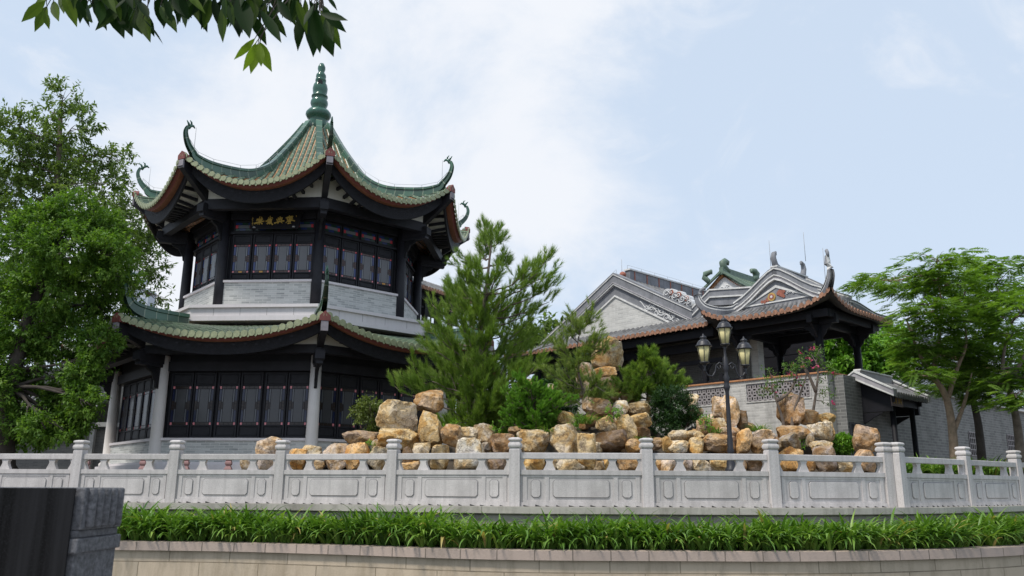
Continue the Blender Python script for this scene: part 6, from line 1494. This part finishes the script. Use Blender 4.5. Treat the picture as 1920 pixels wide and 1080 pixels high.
pine('pine_tree', 'big green pine with long needles and a tall leader in front of the pavilion', [(893, 850), (896, 740), (900, 640), (912, 540), (922, 446)], 23.0,
    [(908, 455), (940, 452), (900, 480), (945, 485), (884, 500), (870, 525), (890, 540), (930, 520), (1022, 492), (1036, 515), (1008, 512), (1018, 545), (1030, 566), (990, 590), (858, 540), (842, 545), (838, 580), (812, 595), (800, 622), (800, 650), (830, 640), (858, 610), (880, 590), (935, 600), (960, 620), (1000, 630), (1040, 645), (985, 660), (755, 722), (740, 724), (780, 712), (800, 700), (830, 690), (850, 668), (880, 650), (905, 660), (940, 668), (975, 690), (1010, 690), (840, 730), (870, 720), (905, 720), (945, 730), (985, 735), (850, 770), (880, 780), (915, 775), (950, 780), (865, 810), (900, 815), (935, 805), (960, 830), (850, 800), (885, 690), (920, 700), (870, 560), (910, 570), (820, 660), (810, 715), (975, 780), (860, 750), (925, 750), (900, 600, -.7), (915, 622, -.7), (888, 662, -.8), (912, 642, -.8), (892, 722, -.9), (902, 762, -.9), (880, 702, -.8), (925, 590, -.5), (895, 575, -.5), (915, 690, -.9), (890, 800, -1.0), (910, 730, -1.0), (870, 740, -1.0)],
    rng, 'needle', 'bark', .13, .36, 66, .20, .011, .85, 2, .36, 1.5, .42, 2, droop=.02)
pine('wispy_pine', 'pale thin wispy pine with bare twigs leaning over the rockery', [(1108, 800), (1098, 750), (1086, 705), (1082, 655), (1090, 612)], 21.2,
    [(1088, 612), (1102, 602), (1068, 622), (1122, 638), (1048, 650), (1060, 672), (1110, 660), (1032, 700), (1058, 705), (1132, 650), (1085, 675), (1128, 745), (1150, 735), (1105, 740), (1070, 745), (1040, 740), (1160, 770), (1140, 790), (1120, 715), (1010, 770), (1090, 710), (1170, 790)],
    rng, 'needle_pale', 'bark', .045, .22, 46, .14, .010, .4, 2, .5, .8, .45, 2, base_z=1.2, subl=.7)
pine('round_pine', 'low rounded fresh green pine on the upper rockery right of the balanced crag', [(1212, 790), (1214, 740), (1216, 690)], 21.6,
    [(1214, 672), (1204, 682), (1228, 680), (1244, 688), (1190, 695), (1178, 708), (1258, 700), (1272, 712), (1282, 722), (1158, 724), (1172, 730), (1195, 720), (1235, 710), (1255, 726), (1215, 728), (1240, 738), (1265, 735), (1190, 740), (1212, 700), (1225, 742)],
    rng, 'needle', 'bark', .06, .20, 70, .13, .011, .6, 3, .45, .6, .50, 2, base_z=1.5, subl=.4)
pine('bushy_conifer', 'bushy short needled bright green conifer overhanging the front rocks', [(1010, 830), (1005, 790), (1000, 760)], 20.4,
    [(980, 712), (995, 730), (968, 738), (960, 755), (955, 778), (975, 768), (1000, 750), (1025, 752), (1042, 745), (1048, 762), (1035, 775), (1015, 770), (985, 788), (963, 795), (1005, 792), (1028, 788), (972, 752), (995, 765), (1012, 738), (1045, 792), (985, 803), (1012, 800), (990, 778), (1020, 760), (965, 770)],
    rng, 'needle_short', 'bark', .05, .15, 95, .075, .013, .5, 3, .6, .45, .40, 3, base_z=.8, subl=.55)
def shrub(name, label, lumps_px, Y, mat, L, Wd, dens, rng, nl=9, twig=.2, thr=-.2, kind='simple', hollow=.4, cat='shrub', base=None, down=.1, zb=.3):
    ls = [lump(*l[:4], Y + (l[4] if len(l) > 4 else rng.uniform(-.2, .2)), 1.0) for l in lumps_px]
    c = min(ls, key=lambda q: q[0][2])[0]; b = Vector((c[0], c[1], zb)); root = thing(name, label, cat, b)
    mb = MB()
    for q in ls:
        limb_mesh(mb, b, q[0], .025, .010, .02, 5, rng, .1, 5)
        for _ in range(4): limb_mesh(mb, q[0], q[0] + rand_dirs(1, rng)[0] * np.array([q[1], q[3], q[2]]) * .8, .009, .004, 0, 3, rng, .1, 4)
    mb.build('stem', M['bark'], root); P, D = crown_points(ls, dens, rng, thr, 2.5, hollow)
    np_mesh('foliage', *sprigs(P, D, rng, nl, twig, L, Wd, down, kind=kind), M[mat], root); return root
shrub('podocarpus_bush', 'dark green bushy podocarpus on the rockery below the terrace wall', [(1258, 745, 30, 14), (1240, 770, 26, 20), (1275, 772, 30, 22), (1255, 795, 36, 20), (1292, 790, 16, 14)], 20.9, 'leaf_yew', .09, .22, 900, rng, 14, .14, hollow=.3, down=.0, zb=.9)
shrub('small_shrub', 'yellow green shrub behind the flat brown slab beside the pavilion window', [(693, 758, 18, 10), (676, 772, 14, 8), (700, 778, 22, 14), (688, 795, 18, 12), (705, 800, 14, 10)], 21.5, 'leaf_shrub', .085, .42, 700, rng, 10, .14)
shrub('round_shrub', 'round lime green clipped shrub at the right end of the rockery', [(1580, 834, 18, 17, 0)], 20.2, 'leaf_ball', .075, .45, 2400, rng, 9, .06, -1, hollow=.6)
for px, py, lab in ((846, 800, 'small bright leafy sprig behind the tall golden block'), (1628, 868, 'small green sprig at the foot of the big reddish rock'), (692, 838, 'little green sprig beside the narrow grey pillar stone'), (1072, 805, 'small green tuft beside the golden cap stone'), (1150, 770, 'green sprig beside the round cream rock on the upper tier'), (1322, 790, 'green sprig on the rocks left of the lamp post'), (1500, 830, 'green sprig at the foot of the bougainvillea'), (925, 812, 'green sprig above the reddish brown blocky rock')):
    shrub('leafy_sprig', lab, [(px, py, 9, 10, 0)], 19.9, 'leaf_ball', .07, .45, 500, rng, 8, .10, -1, zb=at(px, py + 16, 19.9).z)
def fern(px, py, Y, n, lab, L=.5):
    p = at(px, py, Y); o = np_mesh('grass_fern', *strap_leaves([(p.x + rng.normal(0, .08), p.y + rng.normal(0, .05), p.z) for _ in range(n)], (9, 14), L * .6, L, .018, rng, (0, -.3), .8), M['strap']); tag(o, lab, 'fern')
fern(1097, 795, 19.6, 9, 'hanging grassy fern between the tapered rock and the ochre rock', .62)
fern(1422, 812, 20.0, 6, 'thin grey green grassy tuft above the golden brown rock left of the arch', .5)
fern(1205, 830, 19.6, 4, 'small grassy tuft on the rocks just left of the sixth balustrade post', .35)
fern(1340, 812, 19.7, 4, 'small grassy tuft behind the lamp post among the rocks', .35)
fern(1030, 815, 19.6, 4, 'small grassy fern beside the tall tapered rock', .4)
# bougainvillea
def bougain(label, stems, sprays, Y, n, rng):
    b = at(*stems[0][0], Y); root = thing('flowering_shrub', label, 'shrub', b, 'bougainvilleas before the terrace wall'); mb = MB(); P = []; D = []
    tips = []
    for st in stems: T = smooth_line([at(x, y, Y) for x, y in st], 5); mb.tube(T, [.050 * (1 - .7 * i / len(T)) for i in range(len(T))], 8, 0); tips += T[len(T) // 3:]
    for px, py, r in sprays:
        e = at(px, py, Y + rng.uniform(-.5, .5)); best = min(tips, key=lambda q: (q - e).length); pts = limb_mesh(mb, best, e, .014, .005, .08, 7, rng, .15, 5)
        for p in pts[2:]:
            for _ in range(int(rng.integers(1, n))): d = rand_dirs(1, rng)[0]; P.append(np.array(p) + d * rng.uniform(0, 1) * r * .012); D.append(d)
    mb.build('stem', M['bark'], root); P, D = np.array(P), np.array(D)
    np_mesh('foliage', *sprigs(P, D, rng, 6, .12, .075, .42, .1, kind='simple'), M['leaf_boug'], root)
    k = rng.choice(len(P), min(34, len(P) // 11), False); Pf = P[k] + D[k] * .08
    for a, b in zip(Pf, D[k]): np_mesh('flower', *sprigs(a[None], b[None], rng, 9, .03, .062, .75, .0, spread=1.2, kind='simple'), M['flower'], root)
bougain('pink flowering bougainvillea with thin curved trunk left of the standing stone', [[(1470, 822), (1468, 790), (1456, 752), (1452, 735)], [(1456, 752), (1480, 735), (1495, 705)], [(1485, 820), (1487, 775), (1500, 740), (1512, 705)]],
    [(1432, 712, 10), (1440, 690, 10), (1448, 735, 8), (1465, 690, 12), (1480, 680, 14), (1492, 690, 14), (1505, 675, 12), (1455, 715, 10), (1500, 720, 10), (1425, 735, 6), (1475, 745, 6)], 20.3, 4, rng)
bougain('pink flowering bougainvillea with taller trunk near the terrace wall corner', [[(1516, 845), (1520, 800), (1528, 750), (1534, 700), (1530, 680)], [(1530, 735), (1515, 700), (1505, 680)]],
    [(1520, 665, 12), (1535, 660, 12), (1512, 680, 12), (1545, 680, 12), (1560, 690, 10), (1550, 715, 8), (1562, 740, 6), (1530, 690, 12), (1500, 668, 10), (1572, 700, 6), (1540, 650, 8), (1555, 760, 5)], 20.9, 4, rng)
# ------------------------------------------------------------------ overhanging branch with long drooping leaves, near the camera
rng = np.random.default_rng(5); BY = 4.6
root = thing('overhanging_branch', 'leafy branch with long drooping dark leaves hanging into the top left corner', 'branch', at(-260, -420, BY))
mb = MB(); main = smooth_line([at(-260, -420, BY), at(-60, -190, BY), at(120, -95, BY), at(330, -60, BY), at(480, -45, BY), at(600, -20, BY)], 8)
mb.tube(main, [.05 - .042 * i / (len(main) - 1) for i in range(len(main))], 8, 0)
lv = [(85, 2, 40, 42), (88, 12, 65, 58), (84, 20, 92, 55), (100, 2, 108, 38), (115, -10, 118, 22), (105, -15, 60, 8), (118, -10, 145, 48), (128, -8, 172, 42), (140, -12, 165, 10), (150, -5, 150, 45), (175, -20, 200, 58), (190, -15, 212, 40), (205, -8, 235, 75), (222, 8, 248, 68), (240, -5, 215, 20), (225, -5, 262, 60), (260, 5, 282, 80), (268, 35, 308, 82), (276, 28, 290, 70), (290, 0, 305, 50), (300, 12, 332, 55), (320, -10, 348, 32), (340, -8, 333, 48), (352, -12, 372, 36), (345, -15, 385, 20), (370, 5, 388, 60), (395, -5, 380, 58), (400, -5, 412, 58), (418, 10, 420, 82), (412, 0, 440, 40), (430, -10, 455, 62), (445, -5, 448, 68), (448, -8, 468, 70), (455, 30, 488, 55), (470, 25, 500, 85), (490, 20, 527, 86), (500, 20, 538, 70), (505, 10, 525, 60), (520, 0, 548, 42), (540, -10, 530, 35), (478, 72, 438, 112), (480, 80, 455, 134), (484, 82, 470, 140), (486, 82, 490, 128), (488, 80, 506, 132), (555, 0, 578, 62), (568, 15, 560, 98), (580, 20, 590, 104), (590, 20, 602, 102), (598, 28, 627, 109), (602, 20, 640, 92), (605, 18, 648, 60), (600, 25, 655, 42), (605, 30, 645, 34), (595, 5, 622, 30), (580, 0, 600, 45), (560, -12, 545, 40), (610, 35, 625, 80), (588, 10, 570, 50), (470, -10, 478, 40), (385, -15, 360, 30), (310, -15, 290, 20), (250, -20, 262, 18), (190, -20, 178, 22), (150, -15, 132, 14), (232, 0, 232, 40), (440, 10, 425, 52), (360, 5, 352, 40)]
for i in range(150):
    x = rng.uniform(140, 615); y = rng.uniform(-60, 8); lv.append((x, y, x + rng.normal(0, 22), y + rng.uniform(28, 52)))
B = []; E = []
for x0, y0, x1, y1 in lv:
    Y = BY + rng.uniform(-.35, .35); B.append(at(x0, y0, Y)); E.append(at(x1, y1, Y + rng.uniform(-.06, .06)))
    j = min(range(len(main)), key=lambda q: (main[q] - B[-1]).length); mb.tube([main[j], main[j].lerp(B[-1], .5) + Vector((0, 0, .02)), B[-1]], [.006, .004, .0025], 5, 0)
mb.build('twig', M['bark_dark'], root)
B, E = np.array(B), np.array(E); Ax = E - B; Ln = np.linalg.norm(Ax, axis=1)
tn = np.clip(rng.normal(.35, .16, len(B)), 0, .7)
for i, l in enumerate(lv):
    if l[3] > 110 and l[0] < 500: tn[i] = .95
    elif l[0] < 130: tn[i] = .7
nn = unit(np.array([.1, -1., .25]) + rng.normal(0, .45, (len(B), 3)))
def long_leaf(P, Ax, Nn, L, tone):
    D = unit(Ax); S = unit(np.cross(D, Nn)); U = np.cross(S, D); prof = [(0, .02), (.12, .14), (.3, .26), (.5, .30), (.7, .22), (.86, .10), (1, .0)]; rows = []
    n = len(P); W_ = rng.uniform(.8, 1.2, n)[:, None]; cv = rng.uniform(-.08, .12, n)[:, None]
    for f, w_ in prof:
        c = P + D * (L * f)[:, None] - U * (L[:, None] * cv * f * f); rows += [c + S * (L * w_ * .5)[:, None] * W_ + U * (L * w_ * .12)[:, None], c, c - S * (L * w_ * .5)[:, None] * W_ + U * (L * w_ * .12)[:, None]]
    V = np.stack(rows, 1).reshape(-1, 3); b = (np.arange(n) * len(rows))[:, None]; q = []; t = []
    for j in range(len(prof) - 1):
        o = 3 * j; q += [b + np.array([[o, o + 1, o + 4, o + 3]]), b + np.array([[o + 1, o + 2, o + 5, o + 4]])]; t += [tone, np.clip(tone + .07, 0, 1)]
    return V, np.concatenate(q), np.zeros((0, 3), int), np.concatenate(t), np.zeros(0)
np_mesh('leaves', *long_leaf(B, Ax, nn, Ln, tn), M['leaf_mango'], root, True)
